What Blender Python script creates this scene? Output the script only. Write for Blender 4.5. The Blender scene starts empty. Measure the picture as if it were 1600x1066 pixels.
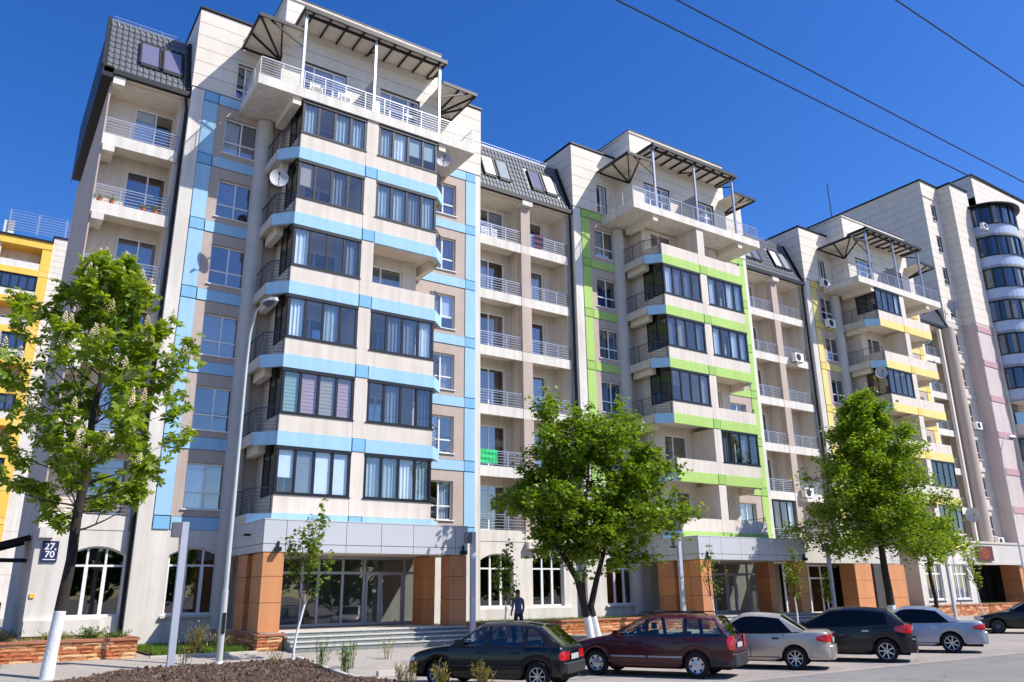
import bpy, math, random
from math import sin, cos, pi, radians, sqrt, atan2
from mathutils import Vector, Matrix
import numpy as np

random.seed(7)
SC = bpy.context.scene
COL = SC.collection

# ------------------------------------------------------------------ camera, sky, sun
cd = bpy.data.cameras.new('camera')
cam = bpy.data.objects.new('camera', cd)
COL.objects.link(cam)
CAM_D, CAM_H = 29.0836, 2.05
YAW, PITCH, ROLL = 0.5931, 0.3059, -0.0122
cd.sensor_fit = 'HORIZONTAL'
cd.sensor_width = 36.0
cd.lens = 36.0 * 1244.4 / 1600
cd.clip_end = 3000
cd.clip_start = 0.1
_r0 = Vector((cos(YAW), -sin(YAW), 0))
_fw = Vector((sin(YAW) * cos(PITCH), cos(YAW) * cos(PITCH), sin(PITCH)))
_u0 = _r0.cross(_fw)
_r = cos(ROLL) * _r0 + sin(ROLL) * _u0
_u = -sin(ROLL) * _r0 + cos(ROLL) * _u0
cam.matrix_world = Matrix(((_r.x, _u.x, -_fw.x, 0), (_r.y, _u.y, -_fw.y, -CAM_D), (_r.z, _u.z, -_fw.z, CAM_H), (0, 0, 0, 1)))
SC.camera = cam

SUN = Vector((0.90, -1.0, 1.46)).normalized()
SUN_EL = math.asin(SUN.z)
W = bpy.data.worlds.new('World')
SC.world = W
W.use_nodes = True
wn = W.node_tree.nodes
wl = W.node_tree.links
bg = wn['Background']
sky = wn.new('ShaderNodeTexSky')
sky.sky_type = 'NISHITA'
sky.sun_disc = False
sky.sun_elevation = SUN_EL
sky.sun_rotation = atan2(SUN.x, SUN.y)
sky.altitude = 100
sky.air_density = 1.0
sky.dust_density = 0.45
sky.ozone_density = 4.0
hs = wn.new('ShaderNodeHueSaturation')
hs.inputs['Saturation'].default_value = 1.32
hs.inputs['Value'].default_value = 1.42
hs.inputs['Hue'].default_value = 0.515
wl.new(sky.outputs[0], hs.inputs['Color'])
wl.new(hs.outputs[0], bg.inputs[0])
bg.inputs[1].default_value = 0.105
sd = bpy.data.lights.new('sun', 'SUN')
sd.energy = 5.0
sd.angle = radians(0.5)
sd.color = (1.0, 0.955, 0.89)
sun = bpy.data.objects.new('sun', sd)
COL.objects.link(sun)
sun.location = (40, -50, 70)
sun.rotation_euler = SUN.to_track_quat('Z', 'Y').to_euler()
SC.view_settings.view_transform = 'Standard'
SC.view_settings.look = 'None'
SC.view_settings.exposure = 0.36
SC.view_settings.gamma = 1.0
SC.view_settings.use_curve_mapping = False

# ------------------------------------------------------------------ materials
def lin(c):
    out = []
    for v in c:
        v = v / 255.0
        out.append(v / 12.92 if v <= 0.04045 else ((v + 0.055) / 1.055) ** 2.4)
    return out

MATS = {}
def mat(name, rgb, rough=0.8, var=0.08, scale=3.0, bump=0.0, bscale=60.0, metal=0.0, spec=0.4, coat=0.0, streak=0.0, gain=1.0, dark2=None):
    """procedural surface: base colour with soft noise variation, optional vertical rain streaks and fine relief"""
    if name in MATS:
        return MATS[name]
    m = bpy.data.materials.new(name)
    m.use_nodes = True
    nt = m.node_tree
    n, l = nt.nodes, nt.links
    p = n['Principled BSDF']
    c = [min(0.95, v * gain) for v in lin(rgb)]
    p.inputs['Roughness'].default_value = rough
    p.inputs['Metallic'].default_value = metal
    p.inputs['Specular IOR Level'].default_value = spec
    p.inputs['Coat Weight'].default_value = coat
    p.inputs['Coat Roughness'].default_value = 0.04
    tc = n.new('ShaderNodeNewGeometry')
    if var > 0:
        nz = n.new('ShaderNodeTexNoise')
        nz.inputs['Scale'].default_value = scale
        nz.inputs['Detail'].default_value = 7
        nz.inputs['Roughness'].default_value = 0.65
        l.new(tc.outputs['Position'], nz.inputs['Vector'])
        rp = n.new('ShaderNodeValToRGB')
        rp.color_ramp.elements[0].position = 0.3
        rp.color_ramp.elements[1].position = 0.72
        d = dark2 if dark2 else [v * (1 - var * 1.6) for v in c]
        rp.color_ramp.elements[0].color = (*d, 1)
        rp.color_ramp.elements[1].color = (*[min(0.97, v * (1 + var * 0.7)) for v in c], 1)
        l.new(nz.outputs['Fac'], rp.inputs['Fac'])
        src = rp.outputs['Color']
        if streak > 0:
            mp = n.new('ShaderNodeMapping')
            mp.inputs['Scale'].default_value = (2.2, 2.2, 0.13)
            l.new(tc.outputs['Position'], mp.inputs['Vector'])
            n2 = n.new('ShaderNodeTexNoise')
            n2.inputs['Scale'].default_value = 1.6
            n2.inputs['Detail'].default_value = 5
            l.new(mp.outputs['Vector'], n2.inputs['Vector'])
            r2 = n.new('ShaderNodeValToRGB')
            r2.color_ramp.elements[0].position = 0.32
            r2.color_ramp.elements[1].position = 0.6
            v = 1 - streak * 0.9
            r2.color_ramp.elements[0].color = (v, v * 0.985, v * 0.96, 1)
            r2.color_ramp.elements[1].color = (1, 1, 1, 1)
            l.new(n2.outputs['Fac'], r2.inputs['Fac'])
            mx = n.new('ShaderNodeMixRGB')
            mx.blend_type = 'MULTIPLY'
            mx.inputs[0].default_value = 1
            l.new(src, mx.inputs[1])
            l.new(r2.outputs['Color'], mx.inputs[2])
            src = mx.outputs[0]
        l.new(src, p.inputs['Base Color'])
    else:
        p.inputs['Base Color'].default_value = (*c, 1)
    if bump > 0:
        nb = n.new('ShaderNodeTexNoise')
        nb.inputs['Scale'].default_value = bscale
        nb.inputs['Detail'].default_value = 4
        l.new(tc.outputs['Position'], nb.inputs['Vector'])
        bp = n.new('ShaderNodeBump')
        bp.inputs['Strength'].default_value = bump
        bp.inputs['Distance'].default_value = 0.02
        l.new(nb.outputs['Fac'], bp.inputs['Height'])
        l.new(bp.outputs['Normal'], p.inputs['Normal'])
    MATS[name] = m
    return m

def glass_mat(name, tint=(1, 1, 1), ior=1.6, refl=1.0, wob=0.004):
    """thin window glass: mirror by fresnel, otherwise see through"""
    m = bpy.data.materials.new(name)
    m.use_nodes = True
    n, l = m.node_tree.nodes, m.node_tree.links
    n.remove(n['Principled BSDF'])
    out = n['Material Output']
    tr = n.new('ShaderNodeBsdfTransparent')
    tr.inputs[0].default_value = (*tint, 1)
    gl = n.new('ShaderNodeBsdfGlossy')
    gl.inputs['Color'].default_value = (refl, refl, refl, 1)
    gl.inputs['Roughness'].default_value = 0.015
    # Schlick reflectance of a thin pane, the same from both sides
    gg = n.new('ShaderNodeNewGeometry')
    dt = n.new('ShaderNodeVectorMath'); dt.operation = 'DOT_PRODUCT'
    l.new(gg.outputs['Normal'], dt.inputs[0]); l.new(gg.outputs['Incoming'], dt.inputs[1])
    def mth(op, a, b=None):
        q = n.new('ShaderNodeMath'); q.operation = op
        for i, v in enumerate((a, b)):
            if v is None: continue
            if isinstance(v, (int, float)): q.inputs[i].default_value = v
            else: l.new(v, q.inputs[i])
        return q.outputs[0]
    f0 = min(0.5, 2*((ior-1)/(ior+1))**2)
    fr_ = mth('ADD', mth('MULTIPLY', mth('POWER', mth('SUBTRACT', 1.0, mth('ABSOLUTE', dt.outputs['Value'])), 5.0), 1-f0), f0)
    mx = n.new('ShaderNodeMixShader')
    l.new(fr_, mx.inputs[0])
    l.new(tr.outputs[0], mx.inputs[1])
    l.new(gl.outputs[0], mx.inputs[2])
    g = n.new('ShaderNodeNewGeometry')
    nz = n.new('ShaderNodeTexNoise')
    nz.inputs['Scale'].default_value = 0.9
    nz.inputs['Detail'].default_value = 1
    l.new(g.outputs['Position'], nz.inputs['Vector'])
    bp = n.new('ShaderNodeBump')
    bp.inputs['Strength'].default_value = 1.0
    bp.inputs['Distance'].default_value = wob
    l.new(nz.outputs['Fac'], bp.inputs['Height'])
    l.new(bp.outputs['Normal'], gl.inputs['Normal'])
    l.new(mx.outputs[0], out.inputs[0])
    MATS[name] = m
    return m

def leaf_mat(name, rgb, rgb2, trans=0.45, scale=4.5):
    m = bpy.data.materials.new(name)
    m.use_nodes = True
    n, l = m.node_tree.nodes, m.node_tree.links
    n.remove(n['Principled BSDF'])
    out = n['Material Output']
    g = n.new('ShaderNodeNewGeometry')
    nz = n.new('ShaderNodeTexNoise')
    nz.inputs['Scale'].default_value = scale
    nz.inputs['Detail'].default_value = 6
    nz.inputs['Roughness'].default_value = 0.8
    l.new(g.outputs['Position'], nz.inputs['Vector'])
    rp = n.new('ShaderNodeValToRGB')
    rp.color_ramp.elements[0].position = 0.35
    rp.color_ramp.elements[1].position = 0.68
    rp.color_ramp.elements[0].color = (*lin(rgb), 1)
    rp.color_ramp.elements[1].color = (*lin(rgb2), 1)
    l.new(nz.outputs['Fac'], rp.inputs['Fac'])
    df = n.new('ShaderNodeBsdfPrincipled')
    df.inputs['Roughness'].default_value = 0.42
    df.inputs['Specular IOR Level'].default_value = 0.35
    tl = n.new('ShaderNodeBsdfTranslucent')
    l.new(rp.outputs[0], df.inputs['Base Color'])
    mu = n.new('ShaderNodeMixRGB')
    mu.blend_type = 'MULTIPLY'
    mu.inputs[0].default_value = 1
    mu.inputs[2].default_value = (1.5, 1.45, 0.5, 1)
    l.new(rp.outputs[0], mu.inputs[1])
    l.new(mu.outputs[0], tl.inputs[0])
    mx = n.new('ShaderNodeMixShader')
    mx.inputs[0].default_value = trans
    l.new(df.outputs[0], mx.inputs[1])
    l.new(tl.outputs[0], mx.inputs[2])
    l.new(mx.outputs[0], out.inputs[0])
    MATS[name] = m
    return m

# gain 1.0: numbers are the paints' own sRGB
m_white = mat('white_render', (222, 216, 206), 0.85, 0.07, 0.6, 0.15, 90, streak=0.18)
m_cream = mat('cream_render', (218, 207, 194), 0.88, 0.05, 0.8, 0.2, 90, streak=0.15)
m_taupe = mat('taupe_render', (186, 169, 158), 0.88, 0.06, 0.8, 0.2, 90, streak=0.07)
m_grey = mat('grey_render', (200, 195, 188), 0.88, 0.06, 0.8, 0.2, 90, streak=0.10)
m_soffit = mat('soffit_render', (222, 212, 196), 0.9, 0.05, 1.5, 0.1, 90)
m_clad = mat('cladding_panel', (218, 209, 196), 0.7, 0.05, 0.7, 0.05, 70, streak=0.05)
m_groove = mat('dark_joint', (74, 72, 72), 0.9, 0.1)
m_blue = mat('light_blue_render', (158, 198, 224), 0.85, 0.04, 1.0, 0.15, 90, streak=0.08)
m_blue2 = mat('mid_blue_render', (126, 180, 216), 0.85, 0.04, 1.0, 0.15, 90, streak=0.05)
m_green = mat('lime_green_render', (170, 202, 112), 0.85, 0.04, 1.0, 0.15, 90, streak=0.08)
m_green2 = mat('deep_lime_render', (152, 188, 98), 0.85, 0.04, 1.0, 0.15, 90)
m_yellow = mat('pale_yellow_render', (226, 208, 132), 0.85, 0.04, 1.0, 0.15, 90, streak=0.08)
m_yellow2 = mat('deep_yellow_render', (222, 194, 106), 0.85, 0.04, 1.0, 0.15, 90)
m_ochre = mat('ochre_render', (234, 190, 84), 0.85, 0.04, 1.0, 0.15, 90, streak=0.06)
m_pink = mat('pale_pink_render', (200, 186, 182), 0.85, 0.05, 0.8, 0.15, 90, streak=0.1)
m_rose = mat('rose_render', (184, 146, 150), 0.85, 0.05, 0.8, 0.15, 90)
m_slate = mat('roof_metal', (122, 124, 126), 0.36, 0.08, 2.0, metal=0.5)
m_black = mat('dark_metal', (18, 18, 21), 0.5, 0.05)
m_anth = mat('anthracite_frame', (22, 25, 32), 0.4, 0.03)
m_rail_shaded = mat('shaded_rail', (78, 80, 88), 0.4, 0.03, metal=0.5)  # steel rail darkened: shade at the bay sides put into its colour
m_pvc = mat('white_pvc', (232, 232, 230), 0.35, 0.02)
m_steel = mat('steel_rail', (186, 188, 192), 0.3, 0.03, metal=0.75)
m_alu = mat('aluminium_panel', (194, 195, 197), 0.38, 0.03, 0.6, metal=0.1)
m_alu2 = mat('aluminium_frame', (160, 164, 170), 0.35, 0.03, metal=0.4)
m_orange = mat('orange_panel', (204, 140, 92), 0.6, 0.06, 0.9, streak=0.10)
m_orange2 = mat('orange_panel_faded', (196, 134, 92), 0.6, 0.08, 1.4, streak=0.14)
m_orange3 = mat('orange_panel_warm', (210, 142, 86), 0.55, 0.06, 1.1, streak=0.10)
m_stair = mat('granite_step', (128, 132, 128), 0.8, 0.2, 9, 0.2, 60)
m_tread = mat('granite_tread', (196, 194, 186), 0.8, 0.12, 9, 0.2, 60)
m_stone = mat('split_stone', (206, 140, 92), 0.9, 0.25, 4.0, 0.8, 22, dark2=(0.30, 0.12, 0.05))
m_stone2 = mat('split_stone_pale', (222, 172, 124), 0.9, 0.22, 5.0, 0.8, 22)
m_stone3 = mat('split_stone_rust', (184, 108, 68), 0.9, 0.22, 5.0, 0.8, 22)
m_cap = mat('stone_cap', (172, 112, 84), 0.8, 0.15, 3)
m_mortar = mat('mortar', (128, 96, 72), 0.95, 0.1)
def paving(name, rgb, dark, crack=0.5, cs=0.32):
    """worn asphalt: large faded patches, stains, speckle, thin cracks with real relief"""
    m = mat(name, rgb, 0.94, 0.09, 0.35, 0.5, 70)
    n, l = m.node_tree.nodes, m.node_tree.links
    p = n['Principled BSDF']
    src = p.inputs['Base Color'].links[0].from_socket
    g = n.new('ShaderNodeNewGeometry')
    def mul(a, b):
        q = n.new('ShaderNodeMixRGB'); q.blend_type = 'MULTIPLY'; q.inputs[0].default_value = 1
        l.new(a, q.inputs[1]); l.new(b, q.inputs[2]); return q.outputs[0]
    def ramp(f, p0, c0, p1, c1):
        r = n.new('ShaderNodeValToRGB'); e = r.color_ramp.elements
        e[0].position, e[1].position = p0, p1; e[0].color = (c0, c0, c0*.98, 1); e[1].color = (c1, c1, c1, 1)
        l.new(f, r.inputs[0]); return r.outputs[0]
    nz = n.new('ShaderNodeTexNoise'); nz.inputs['Scale'].default_value = 130; nz.inputs['Detail'].default_value = 2
    l.new(g.outputs['Position'], nz.inputs['Vector'])
    src = mul(src, ramp(nz.outputs['Fac'], 0.35, 0.80, 0.65, 1.08))
    n2 = n.new('ShaderNodeTexNoise'); n2.inputs['Scale'].default_value = 0.9; n2.inputs['Detail'].default_value = 3; n2.inputs['Distortion'].default_value = 1.2
    l.new(g.outputs['Position'], n2.inputs['Vector'])
    src = mul(src, ramp(n2.outputs['Fac'], 0.30, 1-dark, 0.42, 1.0))
    if crack:
        dn = n.new('ShaderNodeTexNoise'); dn.inputs['Scale'].default_value = 1.4; dn.inputs['Detail'].default_value = 4
        l.new(g.outputs['Position'], dn.inputs['Vector'])
        ad = n.new('ShaderNodeVectorMath'); ad.operation = 'MULTIPLY_ADD'
        ad.inputs[1].default_value = (0.9, 0.9, 0.9)
        l.new(dn.outputs['Color'], ad.inputs[0]); l.new(g.outputs['Position'], ad.inputs[2])
        vo = n.new('ShaderNodeTexVoronoi'); vo.feature = 'DISTANCE_TO_EDGE'; vo.inputs['Scale'].default_value = cs
        l.new(ad.outputs[0], vo.inputs['Vector'])
        src = mul(src, ramp(vo.outputs['Distance'], 0.0, 1-crack, 0.006, 1.0))
    l.new(src, p.inputs['Base Color'])
    return m
m_asph = paving('road_asphalt', (138, 134, 130), 0.16, 0.35, 0.22)
m_park = paving('parking_asphalt', (166, 156, 148), 0.2, 0.45, 0.4)
m_walk = paving('sidewalk_asphalt', (170, 162, 152), 0.14, 0.4, 0.5)
m_conc = mat('pale_concrete', (196, 188, 176), 0.9, 0.10, 2.0, 0.3, 40)
m_earth = mat('earth', (92, 76, 62), 0.95, 0.25, 2.5, 0.6, 20)
m_mulch = mat('bark_mulch', (90, 72, 60), 0.95, 0.3, 9, 0.4, 40)
m_mulch2 = mat('bark_mulch_pale', (120, 98, 82), 0.95, 0.3, 9, 0.4, 40)
m_bark = mat('tree_bark', (56, 48, 43), 0.95, 0.3, 9, 1.0, 24)
m_lime = mat('limewash', (226, 226, 224), 0.9, 0.12, 7, 0.8, 24)
m_room = mat('room_interior', (96, 90, 82), 0.95, 0.1)
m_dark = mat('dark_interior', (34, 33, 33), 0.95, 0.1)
m_glass = glass_mat('window_glass', (0.72, 0.79, 0.90), 2.05)
m_glassb = glass_mat('balcony_glass', (0.84, 0.90, 0.94), 1.7)
m_glassg = glass_mat('shopfront_glass', (0.26, 0.30, 0.30), 1.6)
m_farg = mat('far_window_glass', (44, 58, 84), 0.04, 0.0, spec=1.0, coat=1.0)
CURT = [mat('curtain_white', (226, 232, 236), 0.9, 0.05), mat('curtain_blue', (168, 184, 190), 0.9, 0.06),
        mat('curtain_sand', (176, 164, 150), 0.9, 0.06), mat('curtain_grey', (128, 134, 142), 0.9, 0.06),
        mat('blind_green', (150, 180, 164), 0.8, 0.05), mat('blind_rose', (190, 160, 160), 0.8, 0.05),
        mat('curtain_navy', (52, 66, 96), 0.9, 0.06)]
m_leaf1 = leaf_mat('chestnut_leaf', (58, 94, 16), (170, 188, 62), 0.44)
m_leaf2 = leaf_mat('maple_leaf', (46, 82, 14), (152, 176, 50), 0.40)
m_leaf3 = leaf_mat('linden_leaf', (54, 92, 18), (166, 188, 58), 0.44)
m_leafy = leaf_mat('young_leaf', (70, 98, 26), (134, 152, 56))
m_grass = leaf_mat('grass_blade', (62, 96, 26), (120, 146, 52), 0.3)
m_dry = leaf_mat('dry_plant', (124, 112, 58), (170, 156, 96), 0.3)
m_blos = mat('chestnut_blossom', (226, 206, 168), 0.9, 0.15, 12)

# ------------------------------------------------------------------ mesh helpers
ORG = {}
class MB:
    def __init__(s):
        s.v = []; s.f = []; s.m = []; s.mats = []
    def mi(s, m):
        if m not in s.mats: s.mats.append(m)
        return s.mats.index(m)
    def face(s, pts, m):
        b = len(s.v); s.v += [tuple(p) for p in pts]
        s.f.append(tuple(range(b, b + len(pts)))); s.m.append(s.mi(m))
    def box(s, x0, x1, y0, y1, z0, z1, m):
        if x0 > x1: x0, x1 = x1, x0
        if y0 > y1: y0, y1 = y1, y0
        if z0 > z1: z0, z1 = z1, z0
        b = len(s.v)
        s.v += [(x0,y0,z0),(x1,y0,z0),(x1,y1,z0),(x0,y1,z0),(x0,y0,z1),(x1,y0,z1),(x1,y1,z1),(x0,y1,z1)]
        for q in ((0,3,2,1),(4,5,6,7),(0,1,5,4),(1,2,6,5),(2,3,7,6),(3,0,4,7)):
            s.f.append(tuple(b + i for i in q)); s.m.append(s.mi(m))
        return s
    def bar(s, a, b, w, h, m):
        """box beam from a to b, w wide sideways, h tall"""
        a = Vector(a); b = Vector(b); d = (b - a)
        if d.length < 1e-6: return s
        d.normalize()
        up = Vector((0,0,1))
        if abs(d.z) > 0.95: up = Vector((0,1,0))
        sd_ = d.cross(up).normalized(); u = sd_.cross(d).normalized()
        i = len(s.v)
        for p in (a, b):
            for (k, q) in ((-1,-1),(1,-1),(1,1),(-1,1)):
                s.v.append(tuple(p + sd_ * (k * w / 2) + u * (q * h / 2)))
        for q in ((0,1,2,3),(7,6,5,4),(0,4,5,1),(1,5,6,2),(2,6,7,3),(3,7,4,0)):
            s.f.append(tuple(i + t for t in q)); s.m.append(s.mi(m))
        return s
    def prism(s, poly, z0, z1, m, mside=None):
        """vertical prism over a CCW xy polygon"""
        n = len(poly); b = len(s.v)
        s.v += [(x, y, z0) for x, y in poly] + [(x, y, z1) for x, y in poly]
        s.f.append(tuple(b + i for i in reversed(range(n)))); s.m.append(s.mi(m))
        s.f.append(tuple(b + n + i for i in range(n))); s.m.append(s.mi(m))
        for i in range(n):
            j = (i + 1) % n
            s.f.append((b + i, b + j, b + n + j, b + n + i)); s.m.append(s.mi(mside or m))
        return s
    def cyl(s, c, r, z0, z1, m, n=16, r2=None):
        r2 = r if r2 is None else r2
        b = len(s.v)
        for z, rr in ((z0, r), (z1, r2)):
            for i in range(n):
                a = 2 * pi * i / n
                s.v.append((c[0] + rr * cos(a), c[1] + rr * sin(a), z))
        for i in range(n):
            j = (i + 1) % n
            s.f.append((b + i, b + j, b + n + j, b + n + i)); s.m.append(s.mi(m))
        s.f.append(tuple(b + i for i in reversed(range(n)))); s.m.append(s.mi(m))
        s.f.append(tuple(b + n + i for i in range(n))); s.m.append(s.mi(m))
        return s
    def tube(s, pts, rad, m, n=8, cap=True):
        """round tube through points with a radius (or list of radii)"""
        pts = [Vector(p) for p in pts]
        rr = rad if isinstance(rad, (list, tuple)) else [rad] * len(pts)
        b = len(s.v)
        ref = Vector((0.13, 0.92, 0.37)).normalized()
        for i, p in enumerate(pts):
            d = (pts[min(i + 1, len(pts) - 1)] - pts[max(i - 1, 0)])
            d = d.normalized() if d.length > 1e-9 else Vector((0, 0, 1))
            a = d.cross(ref)
            if a.length < 0.05: a = d.cross(Vector((1, 0, 0)))
            a.normalize(); c = d.cross(a).normalized()
            for k in range(n):
                t = 2 * pi * k / n
                s.v.append(tuple(p + (a * cos(t) + c * sin(t)) * rr[i]))
        mi = s.mi(m)
        for i in range(len(pts) - 1):
            for k in range(n):
                k2 = (k + 1) % n
                s.f.append((b + i*n + k, b + (i+1)*n + k, b + (i+1)*n + k2, b + i*n + k2)); s.m.append(mi)
        if cap:
            s.f.append(tuple(b + k for k in range(n))); s.m.append(mi)
            s.f.append(tuple(b + (len(pts)-1)*n + k for k in reversed(range(n)))); s.m.append(mi)
        return s
    def mesh(s, name, org=(0,0,0), smooth=False, angle=35):
        me = bpy.data.meshes.new(name)
        ox, oy, oz = org
        me.from_pydata([(x-ox, y-oy, z-oz) for x, y, z in s.v], [], s.f)
        for m in s.mats: me.materials.append(m)
        if len(s.mats) > 1: me.polygons.foreach_set('material_index', s.m)
        if smooth:
            me.shade_smooth()
            me.set_sharp_from_angle(angle=radians(angle))
        me.update()
        return me
    def build(s, name, parent=None, smooth=False, angle=35, **kw):
        org = ORG.get(parent, (0,0,0)) if parent else (0,0,0)
        o = bpy.data.objects.new(name, s.mesh(name, org, smooth, angle))
        COL.objects.link(o)
        if parent:
            o.parent = parent
            ORG[o] = org
        for k, v in kw.items(): o[k] = v
        return o

def thing(name, label, cat, loc=(0,0,0), group=None):
    o = bpy.data.objects.new(name, None)
    o.empty_display_size = 0.3
    COL.objects.link(o)
    o.location = loc
    ORG[o] = tuple(loc)
    o['label'] = label; o['category'] = cat
    if group: o['group'] = group
    return o

def tag(o, label, cat, group=None):
    o['label'] = label; o['category'] = cat
    if group: o['group'] = group
    return o

def shared(name, me, parent, loc, rot=(0,0,0), scale=(1,1,1), **kw):
    """another object on shared mesh data, placed in world coordinates under parent"""
    o = bpy.data.objects.new(name, me)
    COL.objects.link(o)
    if parent:
        g = ORG.get(parent, (0,0,0))
        o.parent = parent
        o.location = (loc[0]-g[0], loc[1]-g[1], loc[2]-g[2])
        ORG[o] = g
    else:
        o.location = loc
    o.rotation_euler = rot; o.scale = scale
    for k, v in kw.items(): o[k] = v
    return o

def gz(y):
    """height of the sidewalk and parking surface, rising gently to the building"""
    if y <= -8: return 0.0
    if y >= -2.4: return 0.36
    return 0.36 * (y + 8) / 5.6

def wall_cells(mb, axis, pos, u0, u1, z0, z1, holes, m, depth=0.25, extra_u=(), matf=None, flip=1):
    """wall face with true openings and their reveals. axis 'y': face at y=pos spanning x; 'x': face at x=pos spanning y.
    holes: (u0,u1,z0,z1). depth goes inwards (+y, or +x * flip)"""
    us = sorted(set([u0, u1] + [h[0] for h in holes] + [h[1] for h in holes] + list(extra_u)))
    zs = sorted(set([z0, z1] + [h[2] for h in holes] + [h[3] for h in holes]))
    P = (lambda u, z, d=0: (u, pos + d, z)) if axis == 'y' else (lambda u, z, d=0: (pos + d * flip, u, z))
    for i in range(len(us) - 1):
        for j in range(len(zs) - 1):
            a, b, c, d = us[i], us[i+1], zs[j], zs[j+1]
            if b - a < 1e-4 or d - c < 1e-4 or b <= u0 + 1e-5 or a >= u1 - 1e-5: continue
            cx, cz = (a+b)/2, (c+d)/2
            if any(h[0] < cx < h[1] and h[2] < cz < h[3] for h in holes): continue
            mm = matf(cx, cz) if matf else m
            mb.face([P(a,c), P(b,c), P(b,d), P(a,d)], mm)
    for h in holes:
        a, b, c, d = h[:4]
        mm = matf((a+b)/2, c - 0.01) if matf else m
        mb.face([P(a,c), P(a,c,depth), P(b,c,depth), P(b,c)], mm)
        mb.face([P(a,d), P(b,d), P(b,d,depth), P(a,d,depth)], mm)
        mb.face([P(a,c), P(a,d), P(a,d,depth), P(a,c,depth)], mm)
        mb.face([P(b,c), P(b,c,depth), P(b,d,depth), P(b,d)], mm)
# ------------------------------------------------------------------ windows, railings
rw = random.Random(11)
def frame_mesh(mb, x0, x1, z0, z1, y, xs, zs, fm, fw=0.06, fd=0.07, mw=None):
    mw = mw or fw
    mb.box(x0, x1, y, y+fd, z1-fw, z1, fm)
    mb.box(x0, x1, y, y+fd, z0, z0+fw, fm)
    mb.box(x0, x0+fw, y, y+fd, z0+fw, z1-fw, fm)
    mb.box(x1-fw, x1, y, y+fd, z0+fw, z1-fw, fm)
    for x in xs:
        mb.box(x-mw/2, x+mw/2, y+0.003, y+fd, z0+fw, z1-fw, fm)
    for z, a, b in zs:
        mb.box(a+0.001, b-0.001, y+0.006, y+fd-0.003, z-mw/2, z+mw/2, fm)

def curtain_mesh(x0, x1, z0, z1, y, m, kind='drape', seed=0):
    r = random.Random(seed)
    mb = MB()
    if kind == 'blind':
        n = max(4, int((z1-z0)/0.14))
        for i in range(n):
            a = z0 + (z1-z0)*i/n
            mb.box(x0, x1, y, y+0.012, a+0.012, a+(z1-z0)/n-0.006, m)
        mb.box(x0, x1, y+0.02, y+0.024, z0, z1, m)
    elif kind == 'roller':
        mb.box(x0, x1, y, y+0.01, z0, z1, m)
    else:
        n = max(6, int((x1-x0)/0.05))
        ph = r.random()*6
        pts = [(x0+(x1-x0)*i/n, y+0.05+0.035*sin(ph+i*1.9)+0.01*r.random()) for i in range(n+1)]
        for i in range(n):
            mb.face([(pts[i][0], pts[i][1], z0), (pts[i+1][0], pts[i+1][1], z0), (pts[i+1][0], pts[i+1][1], z1), (pts[i][0], pts[i][1], z1)], m)
    return mb

def window(parent, x0, x1, z0, z1, y, cols=2, tf=None, tf_all=True, fm=None, glass=None, fw=0.06, widths=None, curt=0.45, name='window', curts=None, panes=True, sill=False, curt_m=None, door_cell=None):
    fm = fm or m_pvc; glass = glass or m_glass
    mb = MB()
    if widths:
        t = sum(widths); xs = []; a = x0
        for w in widths[:-1]:
            a += (x1-x0)*w/t; xs.append(a)
    else:
        xs = [x0+(x1-x0)*i/cols for i in range(1, cols)]
    e = [x0] + xs + [x1]
    zs = []
    if tf:
        for i in range(len(e)-1):
            if tf_all or (i in (tf_all or ())) or tf_all is True:
                zs.append((z0+(z1-z0)*tf, e[i]+fw*0.5, e[i+1]-fw*0.5))
    frame_mesh(mb, x0, x1, z0, z1, y, xs, zs, fm, fw)
    if sill:
        mb.box(x0-0.06, x1+0.06, y-0.2, y+0.02, z0-0.04, z0-0.003, fm)
    w = mb.build(name, parent)
    for i in range(len(e)-1):
        a, b = e[i]+fw*0.5, e[i+1]-fw*0.5
        rows = [(z0+fw*0.6, z1-fw*0.6)]
        if tf: rows = [(z0+fw*0.6, z0+(z1-z0)*tf-fw*0.4), (z0+(z1-z0)*tf+fw*0.4, z1-fw*0.6)]
        if panes:
            for (c, d) in rows:
                if b-a < 0.05 or d-c < 0.05: continue
                g = MB()
                t1, t2 = rw.uniform(-0.004, 0.004), rw.uniform(-0.004, 0.004)
                g.face([(a, y+0.035+t1, c), (b, y+0.035-t1, c), (b, y+0.035-t1+t2, d), (a, y+0.035+t1+t2, d)], glass)
                g.build('pane', w)
        cm = None
        if curts is not None:
            cm = curts[i] if i < len(curts) else None
        elif rw.random() < curt:
            k = rw.random()
            cm = (CURT[rw.choice([0,0,1,2,3,6])], 'drape' if k < 0.6 else 'roller')
        if cm:
            zb = z0+fw if cm[1] != 'roller' else z0+fw+(z1-z0)*rw.choice([0,0,0.3])
            curtain_mesh(a+0.01, b-0.01, zb, z1-fw, y+0.11, cm[0], cm[1], rw.randint(0, 999)).build('curtain' if cm[1]=='drape' else 'blind', w)
    return w

def side_glazing(parent, x, y0, y1, z0, z1, n, fm, glass):
    """glazing in a wall facing sideways (plane x = const)"""
    mb = MB(); fw = 0.06
    mb.box(x, x+0.06, y0, y1, z1-fw, z1, fm); mb.box(x, x+0.06, y0, y1, z0, z0+fw, fm)
    for i in range(n+1):
        yy = y0+(y1-y0-fw)*i/n
        mb.box(x+0.002, x+0.058, yy, yy+fw, z0+fw, z1-fw, fm)
    w = mb.build('side_window', parent)
    for i in range(n):
        a = y0+(y1-y0-fw)*i/n+fw; b = y0+(y1-y0-fw)*(i+1)/n
        g = MB(); g.face([(x+0.03, a, z0+fw), (x+0.03, b, z0+fw), (x+0.03, b, z1-fw), (x+0.03, a, z1-fw)], glass)
        g.build('pane', w)
    return w

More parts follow.
